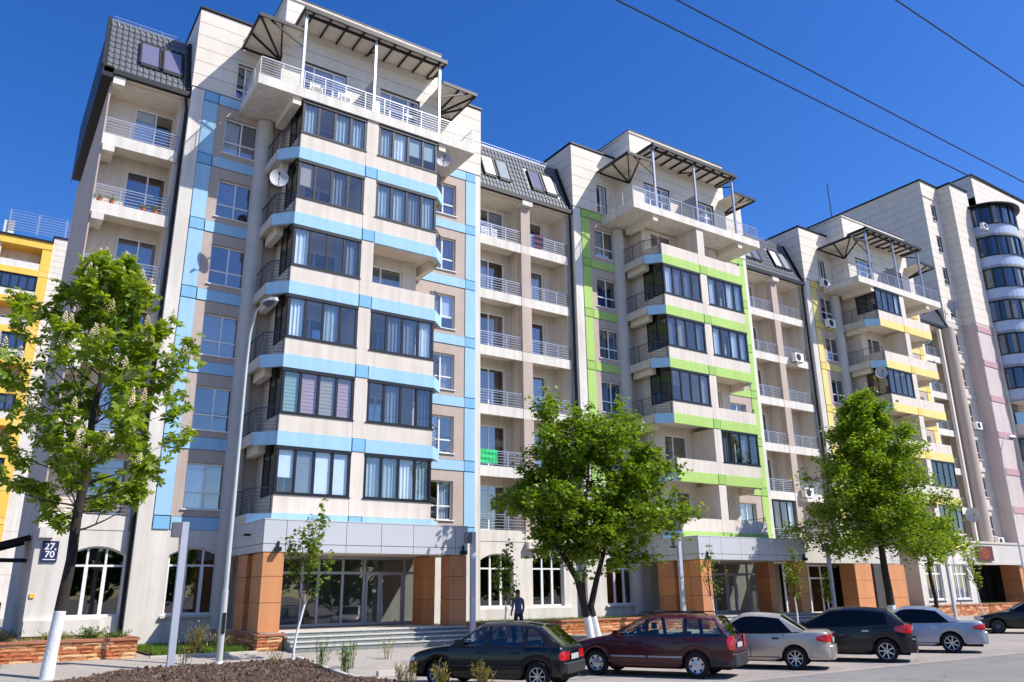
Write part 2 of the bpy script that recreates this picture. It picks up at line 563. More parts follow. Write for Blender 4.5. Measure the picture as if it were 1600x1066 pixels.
def railing(parent, path, z0, h, m=None, rails=6, post_gap=1.0, rr=0.011, pr=0.02, name='railing', closed=False):
    m = m or m_steel
    mb = MB()
    for i in range(len(path)-1):
        a = Vector((*path[i], 0)); b = Vector((*path[i+1], 0)); L = (b-a).length
        n = max(1, round(L/post_gap))
        for k in range(n+1):
            if i > 0 and k == 0: continue
            p = a.lerp(b, k/n)
            mb.bar((p.x, p.y, z0), (p.x, p.y, z0+h), pr*2, pr*1.4, m)
        for j in range(rails):
            z = z0 + h*(0.12+0.74*j/max(1, rails-1))
            mb.bar((a.x, a.y, z), (b.x, b.y, z), rr*2, rr*2, m)
        mb.bar((a.x, a.y, z0+h), (b.x, b.y, z0+h), 0.045, 0.035, m)
    return mb.build(name, parent)

def arch_fill(mb, x0, x1, zs, zt, y, m, depth, n=12):
    """spandrels between a segmental arch and its square opening"""
    def zc(t): return zs + (zt-zs)*sqrt(max(0.0, 1-(2*t-1)**2))**1.0 if False else zs + (zt-zs)*(1-(2*t-1)**2)
    for i in range(n):
        a, b = i/n, (i+1)/n
        xa, xb = x0+(x1-x0)*a, x0+(x1-x0)*b
        mb.face([(xa, y, zc(a)), (xb, y, zc(b)), (xb, y, zt), (xa, y, zt)], m)
        mb.face([(xa, y, zc(a)), (xa, y+depth, zc(a)), (xb, y+depth, zc(b)), (xb, y, zc(b))], m)
    return zc

def arch_window(parent, x0, x1, z0, zs, zt, y):
    """white framed three-light window with a shallow arched head"""
    fm = m_pvc; fw = 0.07
    def zc(x):
        t = (x-x0)/(x1-x0); return zs + (zt-zs)*(1-(2*t-1)**2)
    zt2 = zs-0.36
    mb = MB()
    x3 = [x0+(x1-x0)*0.34, x0+(x1-x0)*0.66]
    mb.box(x0, x1, y, y+0.08, z0, z0+fw, fm)
    mb.box(x0, x0+fw, y, y+0.08, z0+fw, zc(x0+fw), fm)
    mb.box(x1-fw, x1, y, y+0.08, z0+fw, zc(x1-fw), fm)
    for i, x in enumerate(x3):
        mb.box(x-0.06, x+0.06, y-0.004, y+0.08, z0+fw, zt2, fm)
        mb.box(x-0.035, x+0.035, y-0.004, y+0.08, zt2, zc(x)-0.02, fm)
    mb.box(x0+fw, x1-fw, y+0.004, y+0.078, zt2-0.035, zt2+0.035, fm)
    n = 14
    for i in range(n):
        xa = x0+(x1-x0)*i/n; xb = x0+(x1-x0)*(i+1)/n
        mb.bar((xa, y+0.04, zc(xa)-0.03), (xb, y+0.04, zc(xb)-0.03), 0.075, 0.06, fm)
    w = mb.build('arched_window', parent)
    e = [x0+fw*0.7, x3[0], x3[1], x1-fw*0.7]
    for i in range(3):
        g = MB(); g.face([(e[i], y+0.04, z0+0.03), (e[i+1], y+0.04, z0+0.03), (e[i+1], y+0.04, zt2), (e[i], y+0.04, zt2)], m_glassg); g.build('pane', w)
        g = MB()
        m2 = 5
        top = [(e[i]+(e[i+1]-e[i])*k/m2, y+0.04, zc(e[i]+(e[i+1]-e[i])*k/m2)-0.02) for k in range(m2+1)]
        g.face([(e[i], y+0.04, zt2), (e[i+1], y+0.04, zt2)] + top[::-1], m_glassg); g.build('pane', w)
    return w

ZK = lambda k: 4.8885 + 3*(k-3)
TS = 20.6275

# unit meshes of cladding boards and fascia panels, shared
def courses(parent, name, axis, pos, u0, u1, z0, z1, h=0.6, holes=(), m=None, t=0.03, inner=0.3, joints=()):
    """wall clad in boards: each board an object standing proud of a dark backing, open joints between"""
    m = m or m_clad
    n = max(1, round((z1-z0)/h)); hh = (z1-z0)/n
    js = [u0] + [j for j in joints if u0 < j < u1] + [u1]
    cache = {}
    for i in range(n):
        a, b = z0+i*hh, z0+(i+1)*hh-0.022
        spans = []
        for q in range(len(js)-1):
            spans.append((js[q]+(0.011 if q else 0), js[q+1]-(0.011 if q < len(js)-2 else 0), a, b))
        out = []
        for sp in spans:
            parts = [sp]
            for h_ in holes:
                nxt = []
                for (p0, p1, q0, q1) in parts:
                    if h_[1] <= p0 or h_[0] >= p1 or h_[3] <= q0 or h_[2] >= q1: nxt.append((p0, p1, q0, q1)); continue
                    if h_[0] > p0: nxt.append((p0, h_[0], q0, q1))
                    if h_[1] < p1: nxt.append((h_[1], p1, q0, q1))
                    pa, pb = max(p0, h_[0]), min(p1, h_[1])
                    if h_[2] > q0: nxt.append((pa, pb, q0, h_[2]))
                    if h_[3] < q1: nxt.append((pa, pb, h_[3], q1))
                parts = [r_ for r_ in nxt if r_[1]-r_[0] > 0.03 and r_[3]-r_[2] > 0.03]
            out += parts
        for (p0, p1, q0, q1) in out:
            key = (round(p1-p0, 3), round(q1-q0, 3), axis)
            if key not in cache:
                mb = MB()
                if axis == 'y': mb.box(0, p1-p0, -t, 0, 0, q1-q0, m)
                else: mb.box(-t, 0, 0, p1-p0, 0, q1-q0, m)
                cache[key] = mb.mesh(name)
            shared(name, cache[key], parent, (p0, pos, q0) if axis == 'y' else (pos, p0, q0))

# ------------------------------------------------------------------ towers
def tower(j, s, C, C2, glaz, label, cname, portico=True, curt_set=None):
    X = lambda x: x + s
    T = thing('apartment_tower', label, 'apartment tower', (X(12.3), 2.7, 0.3), 'residential towers along the street')
    Y = 2.7
    gnd = 0.25
    # ---- rear wall with window openings
    wl_x = (6.57, 8.07); wr_x = (16.7, 18.1)
    holes = []
    for k in range(3, 9):
        for a, b in (wl_x, wr_x):
            holes.append((X(a), X(b), ZK(k)+0.28, ZK(k)+2.02))
    arch = (X(6.3), X(8.15), 1.42, 3.50, 3.78)
    holes.append((arch[0], arch[1], arch[2], arch[4]))
    def mf(x, z):
        x -= s
        if z < 4.40: return m_white
        if x < 5.6 or x > 19.25: return m_white
        if x < 6.2 or 18.65 < x <= 19.25: return m_groove
        for k in range(3, 10):
            if ZK(k)-0.5 < z < ZK(k): return m_groove
        return m_taupe
    zsplit = sorted(sum([[ZK(k)-0.5, ZK(k)] for k in range(3, 10)], []))
    wb = MB()
    us = [X(v) for v in (5.6, 6.2, 8.9, 15.7, 18.65, 19.25)]
    segs = [gnd, 4.40] + [z for z in zsplit if 4.40 < z < 22.89] + [22.89]
    for a, b in zip(segs[:-1], segs[1:]):
        hs = [(h[0], h[1], max(h[2], a), min(h[3], b)) for h in holes if h[3] > a and h[2] < b]
        wall_cells(wb, 'y', Y, X(5.08), X(19.55), a, b, hs, m_taupe, 0.22, us, mf)
    arch_fill(wb, arch[0], arch[1], arch[3], arch[4], Y, m_white, 0.22)
    wb.box(X(5.08), X(19.55), 14.7, 15.0, gnd, 27, m_grey)
    # side faces and roof deck
    wb.face([(X(5.08), Y, gnd), (X(5.08), Y, 22.9), (X(5.08), 14.7, 22.9), (X(5.08), 14.7, gnd)], m_white)
    wb.face([(X(19.55), Y, gnd), (X(19.55), 14.7, gnd), (X(19.55), 14.7, 22.9), (X(19.55), Y, 22.9)], m_white)
    wb.build('wall', T)
    # rooms behind
    rb = MB()
    rb.box(X(5.3), X(19.3), 5.2, 5.3, gnd, 26.6, m_room)
    for k in range(3, 10):
        rb.box(X(5.3), X(19.3), 2.95, 5.2, ZK(k)-0.3, ZK(k)-0.02, m_room)
    for x in (5.35, 8.6, 12.2, 15.9, 19.2):
        rb.box(X(x), X(x)+0.1, 2.95, 5.2, gnd, 22.5, m_room)
    rb.build('interior', T)
    for k in range(3, 9):
        for a, b in (wl_x, wr_x):
            window(T, X(a), X(b), ZK(k)+0.28, ZK(k)+2.02, Y+0.13, 2, 0.36, sill=True, curt=0.55)
    aw = arch_window(T, arch[0], arch[1], arch[2], arch[3], arch[4], Y+0.14)
    sb = MB(); sb.box(arch[0]-0.1, arch[1]+0.15, Y-0.12, Y+0.1, arch[2]-0.1, arch[2]-0.02, m_white); sb.build('window_sill', T)
    # ---- colour strips, floor bands, corner blocks (each its own piece, open joints)
    p = 0.035
    for (a, b) in ((5.6, 6.2), (18.65, 19.25)):
        for k in range(3, 10):
            z1 = ZK(k); z0 = ZK(k)-0.5
            if k < 10: MB().box(X(a)+0.02, X(b)-0.02, Y-p-0.01, Y-0.004, z0+0.02, z1-0.02, C2).build('corner_block', T)
            if k < 9:
                MB().box(X(a)+0.012, X(b)-0.012, Y-p, Y-0.004, z1+0.02, ZK(k+1)-0.5-0.02, C).build('colour_strip', T)
    for (a, b) in ((6.2, 8.6), (15.9, 18.65)):
        for k in range(3, 10):
            MB().box(X(a)+0.02, X(b), Y-p, Y-0.004, ZK(k)-0.48, ZK(k)-0.02, C).build('floor_band', T)
    # ---- round columns
    for x in (8.30,):
        MB().cyl((X(x), Y+0.05), 0.38, 0.9, 22.15, m_grey, 28).build('round_column', T, smooth=True)
    # ---- bay
    z_bot = ZK(3)-0.5
    poly = lambda d=0: [(X(9.06)-d*0.4, -d), (X(15.54)+d*0.4, -d), (X(16.22)+d, 0.7-d*0.4), (X(16.22)+d, 2.69), (X(8.38)-d, 2.69), (X(8.38)-d, 0.7-d*0.4)]
    bw = MB()   # rear wall of the balconies
    holes = []
    for k in range(3, 9):
        for a, b in ((9.9, 11.6), (13.0, 14.7)):
            holes.append((X(a), X(b), ZK(k)+0.06, ZK(k)+2.2))
    wall_cells(bw, 'y', 1.6, X(9.2), X(15.4), z_bot, 22.15, holes, m_cream, 0.15)
    wall_cells(bw, 'x', X(9.2), 1.6, 2.7, z_bot, 22.15, [], m_cream)
    wall_cells(bw, 'x', X(15.4), 1.6, 2.7, z_bot, 22.15, [], m_cream, flip=-1)
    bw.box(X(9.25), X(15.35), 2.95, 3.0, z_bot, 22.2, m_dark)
    bw.build('balcony_rear_wall', T)
    for k in range(3, 9):
        z = ZK(k)
        sl = MB(); sl.prism(poly(-0.02), z-0.3, z, m_soffit); 
        sl.build('balcony_slab', T)
        # bands round the slab edge
        z0, z1 = z-0.53, z+0.0
        MB().box(X(9.06), X(11.98), -0.03, 0.09, z0, z1, C).build('floor_band', T)
        MB().box(X(12.02), X(12.53), -0.045, 0.09, z0+0.015, z1-0.015, C2).build('corner_block', T)
        MB().box(X(12.57), X(15.54), -0.03, 0.09, z0, z1, C).build('floor_band', T)
        MB().box(X(11.985), X(12.565), 0.0, 0.12, z0-0.01, z1+0.7, m_groove).build('joint_backing', T)
        for sg in (1, -1):
            mx = (lambda x: X(x)) if sg == 1 else (lambda x: X(24.6-x))
            q = [(mx(9.055), -0.03), (mx(8.36), 0.69), (mx(8.44), 0.77), (mx(9.12), 0.06)]
            if sg == -1: q = q[::-1]
            MB().prism(q[::-1], z0+0.02, z1-0.01, m_blue).build('corner_band', T)
            MB().box(mx(8.36), mx(8.44), 0.77, 2.68, z0+0.1, z1-0.01, m_grey).build('side_edge', T)
            MB().box(mx(8.66), mx(8.94), 0.95, 2.45, z0-0.2, z-0.3, m_soffit).build('bracket_beam', T)
            railing(T, [(mx(9.03), 0.10), (mx(8.44), 0.72), (mx(8.42), 2.55)], z, 0.92, m_rail_shaded, 6, 0.9, 0.008, 0.016)
            # side parapet below the side glazing / open side
            MB().box(mx(9.08), mx(9.2), 0.1, 1.6, z, z+0.66, m_cream).build('side_parapet', T)
        # parapets
        MB().box(X(9.08), X(11.985), -0.012, 0.1, z+0.004, z+0.66, m_cream).build('parapet', T)
        MB().box(X(12.0), X(15.52), -0.012, 0.1, z+0.004, z+0.66, m_cream).build('parapet', T)
        zt = ZK(k+1)-0.53 if k < 8 else 22.18
        MB().box(X(12.0), X(12.55), -0.014, 1.6, z+0.662, zt, m_cream).build('pilaster', T)
        for side, (a, b) in enumerate(((9.08, 11.99), (12.56, 15.52))):
            g = glaz[8-k][side]
            sx = (9.9, 11.6) if side == 0 else (13.0, 14.7)
            window(T, X(sx[0]), X(sx[1]), z+0.06, z+2.2, 1.7, 2, None, widths=(1, 1.5), curt=0.3, panes=True)
            if g == 'G':
                cs = None
                key = (j, k, side)
                tone = curt_set.get(key) if curt_set else None
                if tone is None:
                    pick = rw.choice([[0,None,0,1],[None,None,None,2],[None,3,None,0],[3,2,None,3],[3,None,3,None],[2,None,None,6],[None,None,None,None],[0,3,3,None]])
                    tone = [(CURT[t], 'drape') if t is not None else None for t in pick]
                # heads and sills
                w = window(T, X(a), X(b), z+0.672, zt-0.005, 0.0, 4, None, fm=m_anth, glass=m_glassb, fw=0.10, curts=tone, name='glazed_balcony_window')
                MB().box(X(a)-0.05, X(b)+0.04, -0.05, 0.06, z+0.662, z+0.70, m_anth).build('outer_sill', T)
                MB().box(X(a)-0.02, X(b)+0.02, -0.03, 0.05, zt-0.14, zt-0.006, m_anth).build('window_head', T)
                xs = X(9.08) if side == 0 else X(15.46)
                side_glazing(T, xs, 0.08, 1.58, z+0.672, zt-0.005+0.22, 2, m_anth, m_farg2)
    # ---- roof terrace slab
    ts = MB(); ts.box(X(7.1), X(17.5), -0.10, 2.69, 22.2, 22.66, m_white)
    ts.box(X(7.2), X(17.4), -0.02, 2.6, 22.66, 22.67, m_grey)
    ts.build('terrace_slab', T)
    for x in (8.62, 15.62):
        MB().box(X(x), X(x)+0.36, 0.02, 2.3, 21.85, 22.2, m_soffit).build('bracket_beam', T)
    railing(T, [(X(7.16), 2.55), (X(7.16), -0.04), (X(17.44), -0.04), (X(17.44), 2.55)], 22.66, 0.86, None, 6, 0.92, 0.007, 0.015, name='terrace_railing')
    # penthouse
    pl, pr, py, pt = X(8.4), X(16.2), 1.3, 28.1
    ph = MB()
    hp = [(X(9.3), X(11.4), 22.7, 25.0), (X(13.1), X(15.2), 22.7, 25.0)]
    wall_cells(ph, 'y', py, pl, pr, 22.66, pt-0.1, hp, m_groove, 0.15)
    ph.face([(pl, py, 22.66), (pl, py, pt-0.1), (pl, 8, pt-0.1), (pl, 8, 22.66)], m_groove)
    ph.face([(pr, py, 22.66), (pr, 8, 22.66), (pr, 8, pt-0.1), (pr, py, pt-0.1)], m_groove)
    ph.face([(pl, 8, 22.66), (pl, 8, pt-.1), (pr, 8, pt-.1), (pr, 8, 22.66)], m_clad)
    ph.box(pl+.1, pr-.1, 3.2, 3.3, 22.7, 26, m_room)
    ph.build('penthouse_wall', T)
    courses(T, 'cladding_board', 'y', py, pl-0.03, pr+0.03, 22.66, pt-0.1, 0.6, hp)
    courses(T, 'cladding_board', 'x', pl, py, 8, 22.66, pt-0.1, 0.6)
    cp = MB(); cp.box(pl-0.1, pr+0.1, py-0.1, 8.1, pt-0.1, pt+0.02, m_white); cp.build('roof_cap', T)
    MB().box(pl-0.13, pr+0.13, py-0.13, 8.13, pt+0.02, pt+0.06, m_anth).build('roof_edge', T)
    for (a, b, c, d) in hp:
        window(T, a, b, c+0.02, d, py+0.1, 3, 0.62, widths=(1, 1.6, 1), curt=0.3, fw=0.07)
    # upper wings
    wz = 26.9
    for (a, b) in ((5.08, 8.4), (16.2, 19.55)):
        hole = [(X(6.85), X(7.6), 23.0, 24.75)] if a < 8 else []
        u = MB()
        wall_cells(u, 'y', Y, X(a), X(b), 22.89, wz, hole, m_groove, 0.15)
        u.face([(X(a), Y, 22.89), (X(a), Y, wz), (X(a), 12, wz), (X(a), 12, 22.89)], m_groove)
        u.face([(X(b), Y, 22.89), (X(b), 12, 22.89), (X(b), 12, wz), (X(b), Y, wz)], m_clad)
        u.face([(X(a), 12, 22.89), (X(a), 12, wz), (X(b), 12, wz), (X(b), 12, 22.89)], m_clad)
        u.build('upper_wall', T)
        courses(T, 'cladding_board', 'y', Y, X(a)-(0.03 if a < 8 else 0), X(b), 22.93, wz-0.02, 0.66, hole)
        if a < 8:
            courses(T, 'cladding_board', 'x', X(a), Y, 12, 22.93, wz-0.02, 0.66)
            window(T, hole[0][0], hole[0][1], hole[0][2], hole[0][3], Y+0.1, 2, 0.3, curt=0.3)
        MB().box(X(a)-0.08, X(b)+0.06, Y-0.1, 12.1, wz, wz+0.09, m_anth).build('roof_edge', T)
    # ---- canopies over the terrace
    cn = thing_part = MB()
    cn.box(X(8.8), X(15.82), -0.22, 1.26, 26.60, 26.66, m_soffit)
    cn.box(X(8.76), X(15.86), -0.27, -0.20, 26.50, 26.70, m_black)
    cn.box(X(8.76), X(8.82), -0.20, 1.24, 26.50, 26.70, m_black)
    cn.box(X(15.80), X(15.86), -0.20, 1.24, 26.50, 26.70, m_black)
    cn.build('canopy_roof', T)
    rbm = MB()
    for i in range(9):
        x = 9.2+i*0.79
        rbm.bar((X(x), 1.25, 26.53), (X(x)-0.0, -0.18, 26.53), 0.05, 0.11, m_black)
    rbm.bar((X(8.85), 0.0, 26.42), (X(15.78), 0.0, 26.42), 0.08, 0.12, m_black)
    for x in (8.92, 12.24, 15.57):
        rbm.bar((X(x), 0.0, 25.9), (X(x), 1.25, 26.45), 0.05, 0.07, m_black)
    rbm.build('canopy_beam', T)
    for x in (8.92, 12.24, 15.57):
        MB().box(X(x)-0.055, X(x)+0.055, -0.055, 0.055, 22.67, 26.45, m_steel).build('canopy_post', T)
    for sg in (1, -1):
        mx = (lambda x: X(x)) if sg == 1 else (lambda x: X(24.55-x))
        q = MB()
        q.box(mx(6.95), mx(8.80), -0.05, 2.62, 25.52, 25.57, m_soffit)
        q.box(mx(6.90), mx(6.96), -0.10, 2.64, 25.45, 25.62, m_black)
        q.box(mx(6.96), mx(8.82), -0.10, -0.04, 25.45, 25.62, m_black)
        q.build('side_canopy_roof', T)
        q = MB()
        for e in ((6.98, 0.0), (6.98, 1.3), (6.98, 2.5), (7.9, 0.0)):
            q.bar((mx(8.38), 1.5, 24.75), (mx(e[0]), e[1], 25.47), 0.07, 0.09, m_black)
        q.bar((mx(8.86), 0.0, 24.75), (mx(7.4), 0.0, 25.47), 0.05, 0.07, m_black)
        q.build('canopy_strut', T)
    # terrace divider
    MB().box(X(12.2), X(12.26), 0.1, 1.27, 22.7, 24.4, m_black if False else m_alu2).build('terrace_divider', T)
    # downpipe at the left corner
    MB().tube([(X(5.0), 2.95, 0.4), (X(5.0), 2.95, 21.9), (X(4.9), 2.85, 22.35)], 0.065, m_black, 10).build('downpipe', T, smooth=True)
    # ---- ground floor
    if portico:
        fl = 0.9
        yF = -1.7
        L, R = X(8.33), X(16.28)
        pb = MB(); pb.box(L+0.1, R+0.0, yF-0.05, 3.0, 0.1, fl-0.004, m_conc)
        pb.build('entrance_platform', T)
        sp = MB(); sp.box(L+0.06, R-0.06, yF+0.06, 2.69, 3.5, 4.36, m_groove); sp.build('fascia_backing', T)
        MB().box(L+0.1, R-0.1, yF+0.1, 2.65, 3.47, 3.5, m_soffit).build('portico_soffit', T)
        MB().box(L-0.01, R+0.01, yF-0.01, 2.6, 4.50, 4.54, m_alu).build('fascia_cap', T)
        xs = [0, 0.78, 1.55, 2.95, 4.3, 5.6, 6.85, 7.4, 7.95]
        for i in range(len(xs)-1):
            MB().box(L+xs[i]+0.01, L+xs[i+1]-0.01, yF, yF+0.05, 3.72, 4.495, m_alu).build('fascia_panel', T)
            MB().box(L+xs[i]+0.01, L+xs[i+1]-0.01, yF, yF+0.05, 3.45, 3.70, m_alu).build('fascia_panel', T)
        ys = [yF+0.05, -0.7, 0.4, 1.5, 2.6]
        for i in range(len(ys)-1):
            for (xa, xb) in ((L, L+0.05), (R-0.05, R)):
                MB().box(xa, xb, ys[i]+0.01, ys[i+1]-0.01, 3.72, 4.495, m_alu).build('fascia_panel', T)
                MB().box(xa, xb, ys[i]+0.01, ys[i+1]-0.01, 3.45, 3.70, m_alu).build('fascia_panel', T)
        # orange piers made of panels
        def pier(x0, x1, y0, y1):
            MB().box(x0+0.02, x1-0.02, y0+0.02, y1-0.02, fl, 3.44, m_groove).build('pier_core', T)
            zz = [fl, 1.82, 2.66, 3.43]
            for i in range(3):
                MB().box(x0, x1, y0, y1, zz[i]+0.008, zz[i+1]-0.008, rw.choice([m_orange, m_orange2, m_orange3])).build('pier_panel', T)
        pier(L+0.05, L+0.76, yF+0.02, -0.95)
        pier(L+0.18, L+0.62, -0.80, -0.05)
        pier(L+0.05, L+0.76, 0.1, 1.2)
        pier(R-0.76, R-0.05, yF+0.02, -0.95)
        pier(R-1.0, R-0.5, 0.0, 0.9)
        # shop front
        g0, g1, gy = L+0.9, R-0.5, 1.25
        widths = [0.5, 1.35, 0.75, 1.15, 1.05, 2.05, 0.85]
        w = window(T, g0, g1, fl+0.02, 3.46, gy, 7, 0.76, fm=m_alu2, glass=m_glassg, fw=0.10, widths=widths, curt=0.0, name='shopfront_window')
        t = sum(widths); dx0 = g0+(g1-g0)*(sum(widths[:5]))/t; dx1 = g0+(g1-g0)*(sum(widths[:6]))/t
        db = MB()
        for a, b in ((dx0+0.06, (dx0+dx1)/2-0.2), ((dx0+dx1)/2-0.2, dx1-0.06)):
            frame_mesh(db, a+0.005, b-0.005, fl+0.03, fl+1.95, gy-0.03, [], [], m_alu2, 0.08, 0.05)
        db.box((dx0+dx1)/2-0.14, (dx0+dx1)/2-0.11, gy-0.09, gy-0.06, fl+0.7, fl+1.4, m_steel)
        db.box((dx0+dx1)/2-0.52, (dx0+dx1)/2-0.36, gy-0.034, gy-0.031, fl+1.22, fl+1.33, m_pvc)
        db.build('entrance_door', T)
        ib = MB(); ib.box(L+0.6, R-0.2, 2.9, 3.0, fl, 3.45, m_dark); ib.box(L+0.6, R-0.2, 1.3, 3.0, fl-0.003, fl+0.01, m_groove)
        ib.build('lobby_interior', T)
        # steps
        for i in range(4):
            zt_ = fl-0.135*(i+0); yb = yF-0.10-0.30*(i+1)
            MB().box(X(9.15), X(16.0)-0.02*i, yb+0.03, yF+0.0 if i == 0 else yF-0.10-0.30*i+0.03, 0.1, zt_-0.036, m_stair).box(X(9.15), X(16.0)-0.02*i, yb, yF+0.0 if i == 0 else yF-0.10-0.30*i+0.03, zt_-0.035, zt_, m_tread).build('step', T)
        # wall lamps
        for x in (X(8.75), X(15.95)):
            lb = MB(); lb.box(x-0.02, x+0.16, yF-0.22, yF-0.005, 3.46, 3.6, m_black); lb.box(x+0.07, x+0.12, yF-0.08, yF-0.006, 3.6, 3.8, m_black)
            lb.build('wall_lamp', T)
        lb = MB(); lb.box(L-0.2, L-0.005, -0.2, 0.0, 4.05, 4.12, m_black); lb.build('wall_lamp', T)
        # low stone cheek walls beside the steps
        stone_wall(T, [(X(8.28), 1.5), (X(8.28), -2.05), (X(9.12), -2.05)], 0.25, 0.80, 0.3, 31+j)
        stone_wall(T, [(X(16.02), -2.0), (X(16.7), -2.0)], 0.25, 0.80, 0.3, 61+j)
    else:
        gb = MB()
        hs = []
        for a in (9.7, 12.9):
            hs.append((X(a), X(a)+1.9, 1.3, 3.5))
        wall_cells(gb, 'y', 0.0, X(9.06), X(15.54), gnd, 4.36, hs, m_white, 0.2)
        gb.face([(X(9.06), 0, gnd), (X(9.06), 0, 4.36), (X(9.06), 2.7, 4.36), (X(9.06), 2.7, gnd)], m_white)
        gb.face([(X(15.54), 0, gnd), (X(15.54), 2.7, gnd), (X(15.54), 2.7, 4.36), (X(15.54), 0, 4.36)], m_white)
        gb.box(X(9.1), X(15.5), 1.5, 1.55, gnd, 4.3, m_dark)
        gb.build('ground_floor_wall', T)
        for h in hs:
            window(T, h[0], h[1], h[2], h[3], 0.1, 3, 0.72, curt=0.5, fw=0.08, sill=True)
    return T

# ------------------------------------------------------------------ stone walls built of single stones
STONES = []
def stone_wall(parent, path, z0, z1, t, seed, cap=True, single=True, course=0.115, length=(0.28, 0.62)):
    r = random.Random(seed)
    if not STONES:
        for i in range(10):
            rr = random.Random(500+i); mb = MB()
            m = [m_stone, m_stone2, m_stone3][i % 3]
            n = 3
            pts = []
            for a in range(n+1):
                for b in range(3):
                    edge = (a in (0, n)) or (b in (0, 2))
                    pts.append((a/n + (0 if a in (0, n) else rr.uniform(-.06, .06)), -(0.25 if edge else rr.uniform(0.6, 1.0)) - rr.uniform(0, .2), b/2 + (0 if b in (0, 2) else rr.uniform(-.12, .12))))
            base = len(mb.v); mb.v += pts
            for a in range(n):
                for b in range(2):
                    i0 = base+a*3+b
                    mb.f.append((i0, i0+3, i0+4, i0+1)); mb.m.append(mb.mi(m))
            # sides back to the wall
            ring = [a*3 for a in range(n+1)] + [n*3+1, n*3+2] + [a*3+2 for a in range(n-1, -1, -1)] + [1]
            bk = [(pts[q][0], 0.3, pts[q][2]) for q in ring]
            b2 = len(mb.v); mb.v += bk
            for q in range(len(ring)):
                q2 = (q+1) % len(ring)
                mb.f.append((base+ring[q2], base+ring[q], b2+q, b2+q2)); mb.m.append(mb.mi(m))
            STONES.append(mb.mesh('stone'))
    core = MB()
    for i in range(len(path)-1):
        a, b = Vector((*path[i], 0)), Vector((*path[i+1], 0))
        d = (b-a).normalized(); nrm = Vector((d.y, -d.x, 0))
        p = [a, b, b-nrm*t, a-nrm*t]
        core.prism([(q.x, q.y) for q in p], z0-0.2, z1, m_mortar)
        L = (b-a).length
        nc = max(1, round((z1-z0)/course)); ch = (z1-z0)/nc
        jm = MB()
        for c in range(nc):
            x = -r.uniform(0, 0.2)
            while x < L:
                w = r.uniform(*length)
                xa, xb = max(x, 0)+0.006, min(x+w, L)-0.006
                if xb-xa > 0.05:
                    pos = a + d*xa
                    ang = atan2(d.y, d.x)
                    if single:
                        shared('stone', r.choice(STONES), parent, (pos.x, pos.y, z0+c*ch+0.006), (0, 0, ang), (xb-xa, r.uniform(0.02, 0.055), ch-0.012))
                    else:
                        dd = r.uniform(0.012, 0.04)
                        q0 = pos + nrm*dd; q1 = a+d*xb+nrm*dd
                        mm = r.choice([m_stone, m_stone2, m_stone3])
                        zz0, zz1 = z0+c*ch+0.006, z0+(c+1)*ch-0.006
                        w0 = pos; w1 = a+d*xb
                        jm.face([(q0.x,q0.y,zz0),(q1.x,q1.y,zz0),(q1.x,q1.y,zz1),(q0.x,q0.y,zz1)], mm)
                        jm.face([(w0.x,w0.y,zz1),(q0.x,q0.y,zz1),(q1.x,q1.y,zz1),(w1.x,w1.y,zz1)][::-1], mm)
                        jm.face([(w0.x,w0.y,zz0),(w1.x,w1.y,zz0),(q1.x,q1.y,zz0),(q0.x,q0.y,zz0)][::-1], mm)
                x += w
        if not single: jm.build('stone_facing', parent, kind='stuff')
        if cap:
            o = nrm*0.07
            q = [a+o-d*0.03, b+o+d*0.03, b-nrm*(t+0.03)+d*0.03, a-nrm*(t+0.03)-d*0.03]
            cm = MB(); cm.prism([(v.x, v.y) for v in q], z1+0.002, z1+0.075, m_cap); cm.build('wall_cap', parent)
    core.build('wall_core', parent)

# ------------------------------------------------------------------ loggia wings between towers
def roof_tiles(parent, x0, x1, y0, z0, y1, z1, single, skip=()):
    tw, th = 0.235, 0.36
    L = sqrt((y1-y0)**2+(z1-z0)**2)
    ang = atan2(z1-z0, y1-y0)
    nx = max(1, round((x1-x0)/tw)); nz = max(1, round(L/th))
    tw = (x1-x0)/nx; th = L/nz
    # one pressed tile: rolled profile across, stepped lower edge
    def tile_faces(mb, ox, oy, oz):
        prof = [(0, 0.0), (0.16, 0.045), (0.34, 0.045), (0.5, 0.012), (1.0, 0.0)]
        dv = Vector((0, cos(ang), sin(ang))); nv = Vector((0, -sin(ang), cos(ang)))
        o = Vector((ox, oy, oz))
        for i in range(len(prof)-1):
            (a, ha), (b, hb) = prof[i], prof[i+1]
            p0 = o+Vector((a*tw, 0, 0))+nv*(ha+0.03); p1 = o+Vector((b*tw, 0, 0))+nv*(hb+0.03)
            p2 = o+Vector((b*tw, 0, 0))+nv*hb+dv*th; p3 = o+Vector((a*tw, 0, 0))+nv*ha+dv*th
            mb.face([p0, p1, p2, p3], m_slate)
            mb.face([o+Vector((a*tw, 0, 0)), o+Vector((b*tw, 0, 0)), p1, p0], m_slate)
    if single:
        t = MB(); tile_faces(t, 0, 0, 0); me = t.mesh('roof_tile', (0, 0, 0), True, 50)
    jm = MB()
    for i in range(nx):
        for k in range(nz):
            ox = x0+i*tw; oy = y0+(y1-y0)*k/nz; oz = z0+(z1-z0)*k/nz
            if any(a-0.05 < ox+tw/2 < b+0.05 and c-0.05 < oz+th*0.4 < d+0.02 for a, b, c, d in skip): continue
            if single: shared('roof_tile', me, parent, (ox, oy, oz))
            else: tile_faces(jm, ox, oy, oz)
    if not single: jm.build('roof_tiling', parent, smooth=True, angle=50, kind='stuff')

